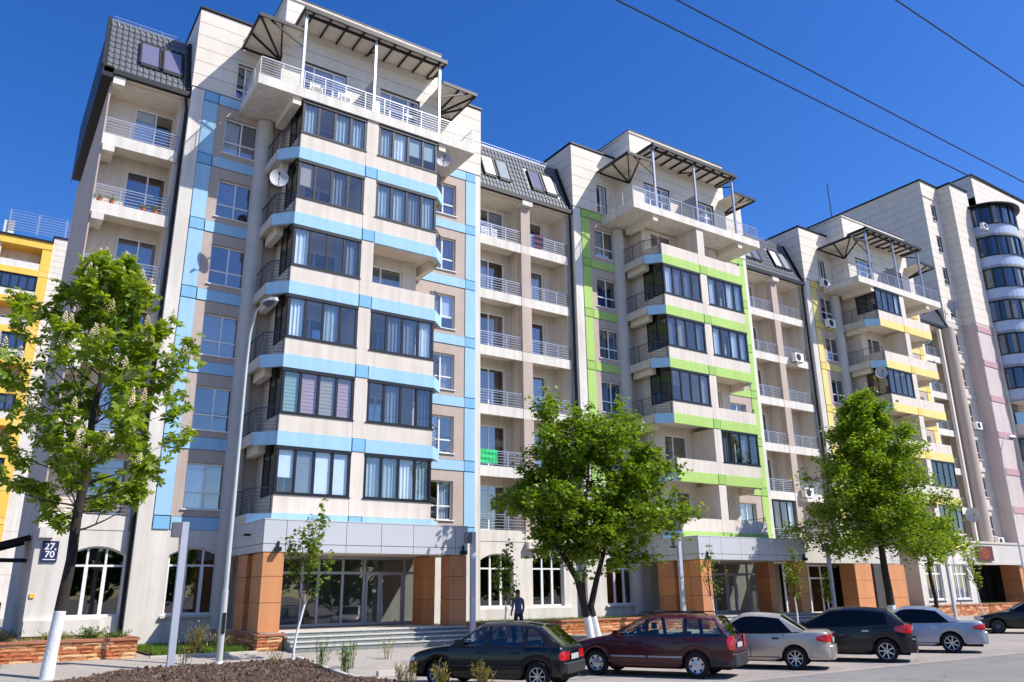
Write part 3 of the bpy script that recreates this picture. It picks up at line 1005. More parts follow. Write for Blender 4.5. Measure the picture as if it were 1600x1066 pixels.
def wing(j, x0, x1, label, nb=2, tiles='stuff', skylights=(), end=0, glazed=(), gx0=None, archx=(), shop=None, clutter=True):
    T = thing('loggia_wing', label, 'apartment wing', ((x0+x1)/2, 3.1, 0.3), 'balcony wings between the towers')
    YF, YB = 3.1, 4.3
    gnd = 0.25
    c = (x0+x1)/2
    if nb == 2: bays = [(x0, c-0.3), (c+0.3, x1)]
    else: bays = [(x0+(0.06 if end else 0), x1)]
    wb = MB(); holes = []; wins = []
    for k in range(3, 9):
        z = ZK(k)
        for bi, (a, b) in enumerate(bays):
            if nb == 2: wa, wb_ = (a+0.75, a+2.5) if bi == 0 else (a+0.25, a+1.75)
            else: wa, wb_ = (x0+1.2, x0+2.75)
            if end == 2: wa, wb_ = (a+0.9, a+2.4)
            holes.append((wa, wb_, z+0.02, z+2.2)); wins.append((k, bi, wa, wb_))
    wall_cells(wb, 'y', YB, x0, x1, 4.36, 22.4, holes, m_cream, 0.18)
    wb.box(x0+0.02, x1-0.02, YB+1.3, YB+1.4, gnd, 22.4, m_room)
    wb.box(x0, x1, 14.7, 15.0, gnd, 22.4, m_grey)
    # ground floor
    gh = [(a-0.93, a+0.93, 1.42, 3.78) for a in archx]
    if shop: gh = []
    wall_cells(wb, 'y', YF, x0, x1, gnd, 4.34, gh, m_white, 0.22)
    for a in archx:
        arch_fill(wb, a-0.93, a+0.93, 3.48, 3.78, YF, m_white, 0.22)
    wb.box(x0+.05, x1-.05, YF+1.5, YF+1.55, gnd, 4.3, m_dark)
    if end == 1:   # gable on the left
        wb.face([(x0, YF, gnd), (x0, YF, 22.5), (x0, 14.7, 22.5), (x0, 14.7, gnd)], m_taupe)
        wb.box(x0+0.004, x0+0.06, YF+0.003, YB, 4.34, 22.4, m_taupe)
    wb.build('wall', T)
    for a in archx:
        arch_window(T, a-0.93, a+0.93, 1.42, 3.48, 3.78, YF+0.14)
    for (k, bi, wa, wb_) in wins:
        w = window(T, wa, wb_, ZK(k)+0.04, ZK(k)+2.2, YB+0.08, 2, None, widths=(1.15, 1) if nb == 1 else (1, 1.25), curt=0.4)
    # party walls / piers
    if nb == 2:
        for k in range(3, 9):
            MB().box(c-0.3, c+0.3, YF-0.05, YF+0.35, ZK(k)-0.05, ZK(k+1)-0.55 if k < 8 else 22.1, m_taupe).build('pier', T)
            MB().box(c-0.3, c+0.3, YF-0.04, YF+0.34, ZK(k)-0.549, ZK(k)-0.051, m_cream).build('pier_band', T)
        MB().box(c-0.12, c+0.12, YF+0.35, YB, 4.36, 22.4, m_cream).build('party_wall', T)
        for z in (4.02, 22.1):
            MB().box(c-0.32, c+0.32, YF-0.3, YF+0.3, z, z+0.31, m_white).build('beam_end', T)
    else:
        for z in (4.02, 22.02):
            MB().box(x0+0.06, x0+0.5, YF-0.25, YF+0.4, z, z+0.35, m_white).build('beam_end', T)
    MB().box(x1-0.3 if end != 2 else x1-.1, x1, YF+0.1, YB, 4.36, 22.4, m_cream).build('end_wall', T)
    for k in range(4, 9):
        if end == 1: MB().box(x0+0.065, x0+0.5, YF-0.12, YF+0.9, ZK(k)-0.86, ZK(k)-0.56, m_white).build('beam_end', T)
    for k in range(3, 9):
        z = ZK(k)
        for bi, (a, b) in enumerate(bays):
            pa, pb_ = a+(0.0 if end != 1 else -0.05), b-(0.18 if (bi == len(bays)-1 and end != 2) else 0.0)
            MB().box(pa+0.01, b-0.01, YF+0.13, YB, z-0.30, z-0.02, m_soffit).build('balcony_slab', T)
            MB().box(pa+0.003, pb_-0.003, YF-0.02, YF+0.12, z-0.55, z-0.05, m_white).build('balcony_front', T)
            if (k, bi) in glazed:
                window(T, a+0.04, b-0.1, z+0.55, z+2.4, YF+0.05, 4, None, fm=m_anth, glass=m_glassb, fw=0.08, name='glazed_balcony_window')
                railing(T, [(pa+0.06, YF+0.0), (pb_-0.05, YF+0.0)], z-0.05, 0.72, None, 5, 0.9)
            else:
                railing(T, [(pa+0.06, YF+0.04), (pb_-0.05, YF+0.04)] + ([(pb_-0.05, YF+0.5)] if bi == len(bays)-1 else []), z-0.05, 0.74, None, 5, 0.95, 0.011, 0.018)
    MB().box(x0, x1, YF+0.12, YB+1.0, 22.25, 22.42, m_soffit).build('loggia_ceiling', T)
    # mansard
    e0, e1 = 22.62, 25.75
    ya, yb = YF-0.22, YF+1.0
    rf = MB()
    rx0 = x0-(0.34 if end == 1 else -0.0); rx1 = x1-(-0.0)
    rf.face([(rx0, ya, e0), (rx1, ya, e0), (rx1, yb, e1), (rx0, yb, e1)], m_slate)
    rf.face([(rx0, yb, e1), (rx1, yb, e1), (rx1, 14.7, e1+0.3), (rx0, 14.7, e1+0.3)], m_slate)
    rf.face([(rx0, ya, e0), (rx0, yb, e1), (rx0, 14.7, e1+.3), (rx0, 14.7, e0)], m_black)
    rf.face([(rx1, ya, e0), (rx1, 14.7, e0), (rx1, 14.7, e1+.3), (rx1, yb, e1)], m_black)
    rf.build('roof', T)
    MB().box(rx0, rx1, ya-0.12, ya+0.08, e0-0.22, e0+0.02, m_black).build('gutter', T)
    MB().box(rx0+(.03 if end == 1 else 0), rx1, ya+0.08, YF+0.3, e0-0.2, e0-0.17, m_soffit).build('eaves_soffit', T)
    if end == 1:
        MB().box(rx0-0.04, x0+0.02, ya-0.12, 13.0, e0-0.42, e0+0.1, m_black).build('gable_overhang', T)
        q = MB(); q.bar((rx0-0.02, ya-0.02, e0+0.05), (rx0-0.02, yb, e1+0.08), 0.14, 0.2, m_black); q.build('barge_board', T)
    q = MB(); q.bar((rx1-0.05, ya-0.04, e0+0.1), (rx1-0.05, yb, e1+0.1), 0.22, 0.16, m_black); q.build('roof_flashing', T)
    q = MB(); q.box(rx0, rx1, yb-0.06, yb+0.16, e1-0.04, e1+0.06, m_slate); q.build('ridge_cap', T)
    sk = [(a, a+0.78, 23.45, 24.85) for a in skylights]
    roof_tiles(T, rx0+0.05, rx1-0.1, ya+0.02, e0+0.03, yb, e1, tiles == 'single', [(a-0.02, b+0.02, c_-0.02, d+0.05) for a, b, c_, d in sk])
    sl = (yb-ya)/(e1-e0)
    for i, (a, b, c_, d) in enumerate(sk):
        P = lambda x, z, off: (x, ya+(z-e0)*sl-off, z+off*0.35)
        q = MB()
        fr = m_black
        for (p0, p1) in (((a, c_), (b, c_)), ((a, d), (b, d)), ((a, c_), (a, d)), ((b, c_), (b, d))):
            q.bar(P(p0[0], p0[1], 0.07), P(p1[0], p1[1], 0.07), 0.08, 0.16, fr)
        w = q.build('skylight', T)
        g = MB()
        mg = m_skyl[(j+i) % len(m_skyl)] if j else m_skyl[0]
        g.face([P(a+.04, c_+.04, 0.1), P(b-.04, c_+.04, 0.1), P(b-.04, d-.04, 0.1), P(a+.04, d-.04, 0.1)], mg)
        g.build('pane', w)
    # snow rail
    q = MB()
    for x in np.arange(rx0+0.3, rx1, 0.9):
        q.bar((x, yb+0.1, e1), (x, yb+0.05, e1+0.3), 0.02, 0.02, m_steel)
    q.bar((rx0+0.1, yb+0.05, e1+0.3), (rx1-0.1, yb+0.05, e1+0.3), 0.02, 0.02, m_steel)
    q.bar((rx0+0.1, yb+0.07, e1+0.17), (rx1-0.1, yb+0.07, e1+0.17), 0.02, 0.02, m_steel)
    q.build('snow_guard', T)
    if not shop and archx:
        # plinth block below the windows
        MB().box(x0+(0.15 if end != 1 else 0.02), x1-0.7, YF-0.16, YF-0.003, 0.85, 1.34, m_white).build('plinth', T)
    stone_wall(T, [(x0, YF-0.03), (x1, YF-0.03)], 0.3, 0.84, 0.02, 77+j, cap=False, single=False)
    return T

m_farg2 = mat('far_window_dark', (24, 32, 30), 0.04, 0.0, spec=1.0, coat=1.0)
m_skyl = [mat('skylight_glass', (112, 110, 134), 0.12, 0.03, spec=0.8), mat('skylight_bright', (232, 236, 240), 0.25, 0.02), mat('skylight_dim', (150, 158, 160), 0.15, 0.03, spec=0.8)]
# ------------------------------------------------------------------ vegetation
def grow(r, p0, d0, L, rad, depth, out, tips, bend=0.25, kids=(2, 4), ratio=0.68, up=0.12, steps=5, spread=0.9, minr=0.008):
    pts = [Vector(p0)]; rr = [rad]; d = Vector(d0).normalized()
    for i in range(steps):
        d = (d + Vector((r.gauss(0, 1), r.gauss(0, 1), r.gauss(0, 1)))*bend/steps + Vector((0, 0, up/steps))).normalized()
        pts.append(pts[-1] + d*(L/steps)); rr.append(max(minr, rad*(1-0.55*(i+1)/steps)))
    out.append((pts, rr))
    if depth == 0:
        tips.append((pts, d)); return
    n = r.randint(*kids)
    for k in range(n):
        t = r.uniform(0.35, 1.0) if k else 1.0
        i = min(steps, max(1, int(t*steps)))
        side = Vector((r.gauss(0, 1), r.gauss(0, 1), r.gauss(0, 0.6)))
        nd = (d + side.normalized()*spread*(1 if k else 0.4)).normalized()
        grow(r, pts[i], nd, L*ratio*r.uniform(0.75, 1.2), rr[i]*0.72, depth-1, out, tips, bend, kids, ratio, up, steps, spread, minr)

def leaf_template(n_leaf, size, r, kind='maple'):
    return

def scatter_leaves(pos, nrm_bias, size, r, mat_, name, parent, aspect=0.8, seed=1, droop=0.3, **kw):
    """leaves as bent diamonds (4 tris) spread at given points"""
    n = len(pos)
    rs = np.random.RandomState(seed)
    pos = np.array(pos, dtype=float)
    az = rs.uniform(0, 2*pi, n); tilt = np.clip(rs.normal(0.55, 0.4, n), 0, 1.5)
    nx = np.stack([np.cos(az)*np.sin(tilt), np.sin(az)*np.sin(tilt), np.cos(tilt)], 1)
    t = np.stack([rs.normal(0, 1, n), rs.normal(0, 1, n), rs.normal(-droop, 0.5, n)], 1)
    t -= (t*nx).sum(1)[:, None]*nx
    t /= np.linalg.norm(t, axis=1)[:, None]+1e-9
    b = np.cross(nx, t)
    s = size*rs.uniform(0.45, 1.5, n)[:, None]
    v = np.stack([pos - t*s*0.5, pos + b*s*0.5*aspect - t*s*0.02 + nx*s*0.10, pos + t*s*0.55 - nx*s*0.08, pos - b*s*0.5*aspect - t*s*0.02 + nx*s*0.10], 1)
    org = np.array(ORG.get(parent, (0, 0, 0)) if parent else (0, 0, 0))
    v = (v - org).reshape(-1, 3)
    me = bpy.data.meshes.new(name)
    me.vertices.add(4*n); me.vertices.foreach_set('co', v.ravel())
    idx = (np.arange(n)*4)[:, None]
    f = np.concatenate([idx+0, idx+1, idx+2, idx+0, idx+2, idx+3], 1).ravel()
    me.loops.add(6*n); me.loops.foreach_set('vertex_index', f)
    me.polygons.add(2*n)
    me.polygons.foreach_set('loop_start', np.arange(2*n)*3)
    me.polygons.foreach_set('loop_total', np.full(2*n, 3))
    me.update(calc_edges=True)
    me.materials.append(mat_)
    o = bpy.data.objects.new(name, me); COL.objects.link(o)
    if parent: o.parent = parent; ORG[o] = tuple(org)
    for k, v_ in kw.items(): o[k] = v_
    return o

def branches(T, out, m, name='branch', rmin=0.0, n=7):
    mb = MB()
    for pts, rr in out:
        if rr[0] < rmin: continue
        mb.tube(pts, rr, m, n if rr[0] > 0.03 else 4, cap=False)
    return mb.build(name, T, smooth=True, angle=80)

def trunk_mesh(T, path, rads, white_h, name='trunk'):
    """trunk with limewashed foot"""
    mb = MB(); w = MB()
    zw = path[0][2] + white_h
    P = [Vector(p) for p in path]
    lo, lr, hi, hr = [P[0]], [rads[0]], [], []
    for i in range(1, len(P)):
        if P[i-1].z < zw <= P[i].z:
            t = (zw-P[i-1].z)/(P[i].z-P[i-1].z); q = P[i-1].lerp(P[i], t); rq = rads[i-1]+(rads[i]-rads[i-1])*t
            lo.append(q); lr.append(rq*1.01); hi.append(q); hr.append(rq)
        if P[i].z <= zw: lo.append(P[i]); lr.append(rads[i])
        else: hi.append(P[i]); hr.append(rads[i])
    if len(lo) > 1:
        w.tube(lo, lr, m_lime, 14); w.build('limewashed_trunk_foot', T, smooth=True, angle=70)
    mb.tube(hi, hr, m_bark, 14); mb.build(name, T, smooth=True, angle=70)

def chestnut(loc, H, label):
    T = thing('chestnut_tree', label, 'tree', loc)
    r = random.Random(5)
    x, y, z = loc
    path = [(x, y, z-0.1), (x+0.02, y, z+0.5), (x+0.06, y, z+1.2), (x+0.1, y, z+1.9), (x+0.16, y, z+2.8), (x+0.14, y, z+3.8), (x+0.2, y, z+5), (x+0.16, y, z+6.4), (x+0.24, y, z+8), (x+0.26, y, z+9.4), (x+0.3, y, z+10.6)]
    rads = [0.17, 0.15, 0.14, 0.135, 0.125, 0.12, 0.11, 0.09, 0.065, 0.04, 0.02]
    trunk_mesh(T, path, rads, 1.66)
    out, tips = [], []
    for i in range(46):
        t = (i+0.5)/46
        h = 3.45 + (H-4.25)*t
        q = None
        for a, b in zip(path[:-1], path[1:]):
            if a[2]-z <= h <= b[2]-z:
                f = (h-(a[2]-z))/(b[2]-a[2]); q = Vector(a).lerp(Vector(b), f)
        if q is None: continue
        az = i*2.4+r.uniform(-.4, .4)
        # crown widest at 1/3 height
        reach = interp([(0, 1.6), (.2, 2.9), (.42, 3.5), (.6, 2.5), (.8, 1.5), (1, .8)], t)*r.uniform(0.7, 1.12)
        d = Vector((cos(az), sin(az), 0.25+1.0*t*t))
        grow(r, q, d, reach*0.58, 0.026*(1.2-t*0.6), 2, out, tips, 0.35, (2, 3), 0.6, 0.3, 4, 0.75, 0.006)
    branches(T, out, m_bark)
    # leaf clusters: palmate leaves with 6-7 leaflets, shared meshes
    metas = []
    for q in range(6):
        rr = random.Random(90+q); mb = MB()
        nl = rr.choice([5, 6, 7])
        for i in range(nl):
            a = -1.9+3.8*i/(nl-1)
            L = 0.155*(1-0.25*abs(a)/1.9)*rr.uniform(0.9, 1.1); w = L*0.21
            dx, dy = cos(a), sin(a); px, py = -dy, dx
            dz = -L*rr.uniform(0.12, 0.45)
            m1 = (dx*L*0.62, dy*L*0.62, dz*0.35); tip = (dx*L, dy*L, dz)
            mb.face([(0, 0, 0), (m1[0]+px*w, m1[1]+py*w, m1[2]-0.01), tip], m_leaf1)
            mb.face([(0, 0, 0), tip, (m1[0]-px*w, m1[1]-py*w, m1[2]-0.01)], m_leaf1)
        metas.append(mb)
    mes = [mb.mesh('leaf', (0, 0, 0)) for mb in metas]
    spots = []
    for pts, d in tips:
        for k in range(13):
            p = pts[-1-(k % 3)] + Vector((r.gauss(0, .13), r.gauss(0, .13), r.gauss(0.0, .11)))
            spots.append(p)
    r.shuffle(spots)
    spots = spots[:9500]
    # nearest to the street, as single leaves
    order = sorted(range(len(spots)), key=lambda i: spots[i].y + r.uniform(-0.8, 0.8))
    single = set(order[:290])
    big = MB()
    for i, p in enumerate(spots):
        sc = r.uniform(0.9, 2.0)
        rot = (r.gauss(0, .5), r.gauss(0, .5), r.uniform(0, 6.28))
        if i in single:
            shared('leaf', mes[i % 6], T, p, rot, (sc, sc, sc))
        else:
            M = Matrix.Rotation(rot[2], 3, 'Z') @ Matrix.Rotation(rot[0], 3, 'X') @ Matrix.Rotation(rot[1], 3, 'Y')
            src = metas[i % 6]; b = len(big.v)
            big.v += [tuple(p + (M @ Vector(v))*sc) for v in src.v]
            big.f += [tuple(b+q for q in f) for f in src.f]; big.m += [0]*len(src.f)
            if not big.mats: big.mats = [m_leaf1]
    big.build('crown', T, kind='stuff')
    # blossom candles
    bm = MB()
    for i in range(34):
        t = i/34; rad_ = 0.055*(1-t)**0.7+0.006; a = i*2.4
        c = Vector((cos(a)*rad_, sin(a)*rad_, t*0.26))
        for q in range(3):
            e = a+q*2.1
            bm.face([c+Vector((cos(e)*.02, sin(e)*.02, 0)), c+Vector((cos(e+2)*.02, sin(e+2)*.02, .012)), c+Vector((0, 0, .026))], m_blos)
    bme = bm.mesh('blossom', (0, 0, 0))
    tt = sorted(tips, key=lambda t: t[0][-1].y - 0.3*t[0][-1].z + r.uniform(-1.2, 1.2))[:88]
    for pts, d in tt:
        shared('blossom', bme, T, pts[-1]+Vector((0, 0, 0.05)), (r.gauss(0, .15), r.gauss(0, .15), r.uniform(0, 6)), (1.3, 1.3, r.uniform(1.1, 1.5)))
    return T

def round_tree(name, loc, stems, crown_c, crown_r, n_leaf, leaf, lm, label, white=1.2, seed=3, cat='tree', dens_skin=0.55, lumps=26, group=None, limbs=60):
    """stems: list of (path, radii). crown: lumpy ellipsoid made of leaf clusters round branch ends"""
    T = thing(name, label, cat, loc, group)
    r = random.Random(seed)
    for path, rads in stems: trunk_mesh(T, path, rads, white)
    out = []; pos = []
    cx, cy, cz = crown_c; rx, ry, rz = crown_r
    # lumps inside crown
    L = []
    for i in range(lumps):
        for _ in range(50):
            d = Vector((r.gauss(0, 1), r.gauss(0, 1), r.gauss(0, 1))).normalized()
            q = r.uniform(0.35, 0.86)
            c = Vector((cx+d.x*rx*q, cy+d.y*ry*q, cz+d.z*rz*q))
            if all((c-l[0]).length > 0.42*min(rx, rz) for l in L): break
        L.append((c, r.uniform(0.24, 0.42)*(rx+rz)/2))
    ends = [Vector(p[-1]) for p, _ in stems]
    for c, lr in L:
        # limb from nearest stem point
        best = None
        for path, rads in stems:
            for p, rd in list(zip(path, rads))[len(path)//2:]:
                p = Vector(p); dd = (p-c).length + max(0, p.z-c.z)*2
                if best is None or dd < best[0]: best = (dd, p, rd)
        a = best[1]; mid = a.lerp(c, 0.5)+Vector((r.gauss(0, .15), r.gauss(0, .15), r.uniform(-.1, .3)))*rx*0.2
        out.append(([a, a.lerp(mid, .5), mid, mid.lerp(c, .6), c], [best[2]*0.6, best[2]*.45, best[2]*.36, best[2]*.25, 0.012]))
        nsub = 15
        for k in range(nsub):
            d = Vector((r.gauss(0, 1), r.gauss(0, 1), r.gauss(0.1, .8))).normalized()
            e = c+d*lr*r.uniform(0.55, 1.12)
            out.append(([c.lerp(a, .1), c.lerp(e, .5)+Vector((0, 0, .05)), e], [0.02, 0.012, 0.005]))
            nn = int(n_leaf/(lumps*nsub))
            for q in range(nn):
                t = r.uniform(0.35, 1.08)
                pos.append(c.lerp(e, t)+Vector((r.gauss(0, 1), r.gauss(0, 1), r.gauss(-.2, .8)))*lr*0.12)
    branches(T, out, m_bark, n=6)
    scatter_leaves([tuple(p) for p in pos], 0, leaf, r, lm, 'crown', T, seed=seed)
    return T

def sapling(loc, H, cw, label, seed, white=1.4, lean=(0.0, 0.0), n=420, lm=None, group='young limewashed saplings'):
    T = thing('sapling', label, 'sapling', loc, group)
    r = random.Random(seed); x, y, z = loc
    path = []; rads = []
    for i in range(9):
        t = i/8
        path.append((x+lean[0]*t+0.04*sin(t*9+seed), y+lean[1]*t, z-0.05+t*H*0.72)); rads.append(0.042*(1-0.62*t))
    trunk_mesh(T, path, rads, white)
    out, tips = [], []
    top = Vector(path[-1])
    for i in range(9):
        t = 0.45+0.55*i/8
        q = Vector(path[int(t*8)])
        az = i*2.4
        grow(r, q, (cos(az)*0.6, sin(az)*0.6, 1.0), cw*1.3*(1.1-0.5*t), 0.014, 1, out, tips, 0.3, (2, 3), 0.7, 0.5, 4, 0.5, 0.004)
    branches(T, out, m_bark, n=5)
    pos = []
    for k in range(n):
        pts, d = r.choice(tips)
        p = pts[r.randint(1, len(pts)-1)]+Vector((r.gauss(0, .09), r.gauss(0, .09), r.gauss(0, .09)))
        pos.append(tuple(p))
    scatter_leaves(pos, 0, 0.125, r, lm or m_leafy, 'crown', T, seed=seed)
    return T

def weed(loc, H, label, seed, lm, n=14, leafy=8, spread=0.35, name='weed', cat='weed', group='tall weeds in the planting bed'):
    r = random.Random(seed); x, y, z = loc
    mb = MB(); pos = []
    for i in range(n):
        a = r.uniform(0, 6.28); h = H*r.uniform(0.55, 1.0); s = r.uniform(0.1, 1)*spread
        p0 = Vector((x+r.gauss(0, .06), y+r.gauss(0, .06), z-0.03)); p2 = p0+Vector((cos(a)*s, sin(a)*s, h)); p1 = p0.lerp(p2, .5)+Vector((-cos(a), -sin(a), .6))*s*.2
        mb.tube([p0, p1, p2], [0.007, 0.005, 0.003], lm, 3, cap=False)
        for k in range(leafy):
            t = r.uniform(.25, 1); q = p0.lerp(p2, t)
            d = Vector((r.gauss(0, 1), r.gauss(0, 1), r.uniform(0.2, 1.4))).normalized()*r.uniform(.05, .13)
            w = Vector((d.y, -d.x, 0)).normalized()*0.014
            mb.face([q, q+d*.5+w, q+d], lm); mb.face([q, q+d, q+d*.5-w], lm)
    o = mb.build(name)
    tag(o, label, cat, group)
    return o

def grass_patch(name, x0, x1, y0, y1, zf, n, h, seed, lm=None, **kw):
    rs = np.random.RandomState(seed)
    X = rs.uniform(x0, x1, n); Y = rs.uniform(y0, y1, n)
    mb_v = np.zeros((n, 3, 3)); a = rs.uniform(0, 2*pi, n); hh = h*rs.uniform(.4, 1.2, n)
    Z = np.array([zf(x_, y_) for x_, y_ in zip(X, Y)])
    w = 0.012
    mb_v[:, 0] = np.stack([X-np.cos(a)*w, Y-np.sin(a)*w, Z], 1); mb_v[:, 1] = np.stack([X+np.cos(a)*w, Y+np.sin(a)*w, Z], 1)
    mb_v[:, 2] = np.stack([X+rs.normal(0, .3, n)*hh, Y+rs.normal(0, .3, n)*hh, Z+hh], 1)
    me = bpy.data.meshes.new(name)
    me.from_pydata(mb_v.reshape(-1, 3).tolist(), [], np.arange(3*n).reshape(-1, 3).tolist())
    me.materials.append(lm or m_grass)
    o = bpy.data.objects.new(name, me); COL.objects.link(o)
    o['kind'] = 'stuff'
    return o
# ------------------------------------------------------------------ cars
def car_paint(name, rgb, metal=0.0, rough=0.32):
    return mat(name, rgb, rough, 0.03, 1.0, metal=metal, coat=0.45, spec=0.35)
m_tyre = mat('tyre_rubber', (28, 28, 29), 0.85, 0.1, 8)
m_rim = mat('alloy_rim', (196, 198, 202), 0.3, 0.05, 6, metal=0.7)
m_rimd = mat('wheel_well', (12, 12, 13), 0.9, 0.0)
m_tail = mat('tail_lamp_red', (190, 22, 30), 0.15, 0.05, 6, coat=1.0)
m_lampw = mat('lamp_clear', (214, 214, 210), 0.12, 0.05, 6, coat=1.0)
m_plas = mat('bumper_plastic', (44, 44, 46), 0.6, 0.05)
m_seat = mat('seat_fabric', (40, 40, 44), 0.95, 0.1)
m_plate = mat('number_plate', (176, 176, 172), 0.4, 0.02)
m_tint = mat('tinted_window', (9, 10, 13), 0.06, 0.0, spec=0.35)
m_cglass = glass_mat('clear_car_glass', (0.72, 0.80, 0.76), 1.55, wob=0.0)

def interp(tab, x):
    if x <= tab[0][0]: return tab[0][1]
    for (a, va), (b, vb) in zip(tab[:-1], tab[1:]):
        if x <= b:
            t = (x-a)/(b-a); 
            return va+(vb-va)*t
    return tab[-1][1]
def smoothtab(tab, n=3):
    """densify with catmull-rom so outlines are curved"""
    out = []
    for i in range(len(tab)-1):
        p0 = tab[max(0, i-1)]; p1 = tab[i]; p2 = tab[i+1]; p3 = tab[min(len(tab)-1, i+2)]
        for k in range(n):
            t = k/n
            m1 = (p2[1]-p0[1])/(p2[0]-p0[0]+1e-9)*(p2[0]-p1[0]); m2 = (p3[1]-p1[1])/(p3[0]-p1[0]+1e-9)*(p2[0]-p1[0])
            h = (2*t**3-3*t**2+1)*p1[1]+(t**3-2*t**2+t)*m1+(-2*t**3+3*t**2)*p2[1]+(t**3-t**2)*m2
            out.append((p1[0]+(p2[0]-p1[0])*t, h))
    out.append(tab[-1])
    return out

def car(name, label, S, loc, heading, group='cars parked nose-in along the kerb'):
    """x forward, y left, origin between the axles on the ground"""
    T = thing(name, label, 'car', loc, group)
    L0, L1 = S['rear'], S['front']           # bumper positions, x
    xr, xf = -S['wb']/2, S['wb']/2           # axles
    Rw = S['rw']; Ra = Rw+0.055
    belt = smoothtab(S['belt'])              # deck height along x: boot, beltline, bonnet
    halfw = smoothtab(S['hw'])
    cr, cf = S['cab']                        # belt x of cabin rear (backlight base) and front (windscreen base)
    rr_, rf_ = S['roofx']                    # roof x rear/front
    roof = smoothtab(S['roof'])
    rhw = S['rhw']
    xs = set([L0, L1, cr, cf])
    for ax in (xr, xf):
        for k in range(9): xs.add(round(ax-Ra*cos(pi*k/8), 4))
    for w in S['win']: xs.add(w[0]); xs.add(w[1])
    n = 26
    base = sorted(xs)
    for k in range(n+1):
        x = L0+(L1-L0)*k/n
        if min(abs(x-b) for b in base) > 0.07: xs.add(x)
    for x in (L0+0.02, L0+0.07, L1-0.02, L1-0.08): xs.add(x)
    xs = sorted(xs)
    zs0 = S.get('sill', 0.20)
    def roofx(x):
        e = 0.10
        if x < rr_+e: return rr_+e*(x-cr)/(rr_+e-cr)
        if x > rf_-e: return rf_-e*(cf-x)/(cf-(rf_-e))
        return x
    cols = []
    for x in xs:
        hw = interp(halfw, x)
        zb = interp(belt, x)
        zsill = zs0 + (0.06 if (x < xr-Ra or x > xf+Ra) else 0)
        if x < L0+0.03: zsill += 0.14
        if x > L1-0.03: zsill += 0.10
        arch = None
        for ax in (xr, xf):
            if abs(x-ax) <= Ra+1e-4: arch = Rw+sqrt(max(0, Ra*Ra-(x-ax)**2))
        z1 = max(zsill, arch) if arch else zsill
        z2 = max(z1+0.02, z1+0.08*(1 if not arch else 0.3))
        zm = max(z2+0.03, 0.53 if zb > 0.75 else 0.5)
        zm = min(zm, zb-0.13)
        z2 = min(z2, zm-0.015); 
        incab = cr-1e-6 <= x <= cf+1e-6
        p = [(x, hw*0.93, z1), (x, hw*0.985, z2), (x, hw, zm), (x, hw*0.995, (zm+zb)/2+0.02), (x, hw*0.965, zb-0.03), (x, hw*0.93, zb)]
        if incab:
            rx = roofx(x); rz = interp(roof, rx)
            cl = lambda f: rhw
            p += [(rx, rhw+0.045, rz-0.085), (rx, rhw-0.05, rz-0.02), (rx, rhw*0.5, rz+0.008), (rx, 0, rz+0.012)]
        else:
            c = 0.02
            p += [(x, hw*0.86, zb+c*.6), (x, hw*0.7, zb+c), (x, hw*0.4, zb+c*1.5), (x, 0, zb+c*1.7)]
        cols.append((x, incab, p))
    def hw_at(x, z):
        k = 0
        while k < len(cols)-2 and cols[k+1][0] < x: k += 1
        (xa, _, pa), (xb, _, pb) = cols[k], cols[k+1]
        t = min(1, max(0, (x-xa)/(xb-xa+1e-9)))
        def at(p):
            for a, b in zip(p[:5], p[1:6]):
                if a[2] <= z <= b[2]: return a[1]+(b[1]-a[1])*(z-a[2])/(b[2]-a[2]+1e-9)
            return p[5][1] if z > p[5][2] else p[0][1]
        return at(pa)*(1-t)+at(pb)*t
    # duplicate the deck profile at cabin ends for windscreen and backlight
    cols2 = []
    for i, (x, inc, p) in enumerate(cols):
        if inc and abs(x-cr) < 1e-6:
            hw = interp(halfw, x); zb = interp(belt, x); c = .02
            q = p[:6]+[(x, hw*0.86, zb+c*.6), (x, hw*0.7, zb+c), (x, hw*0.4, zb+c*1.5), (x, 0, zb+c*1.7)]
            cols2.append(['deckr', x, q]); cols2.append(['cab', x, p])
        elif inc and abs(x-cf) < 1e-6:
            hw = interp(halfw, x); zb = interp(belt, x); c = .02
            q = p[:6]+[(x, hw*0.86, zb+c*.6), (x, hw*0.7, zb+c), (x, hw*0.4, zb+c*1.5), (x, 0, zb+c*1.7)]
            cols2.append(['cab', x, p]); cols2.append(['deckf', x, q])
        else: cols2.append(['cab' if inc else 'deck', x, p])
    paint = S['paint']; low = S.get('low', paint); glass = S['glass']
    body = MB(); wind = {}
    side = {}
    ch = cos(heading); sh = sin(heading)
    def TW(p): return (loc[0]+p[0]*ch-p[1]*sh, loc[1]+p[0]*sh+p[1]*ch, loc[2]+p[2])
    NP = 10
    grid = {}
    for sg in (1, -1):
        for i, (k, x, p) in enumerate(cols2):
            for j, q in enumerate(p):
                if sg == -1 and j == NP-1: grid[(i, j, sg)] = grid[(i, j, 1)]; continue
                grid[(i, j, sg)] = len(body.v); body.v.append(TW((q[0], q[1]*sg, q[2])))
    def gface(dst, ids, m):
        if dst is body:
            body.f.append(tuple(ids)); body.m.append(body.mi(m))
        else: dst.face([body.v[t] for t in ids], m)
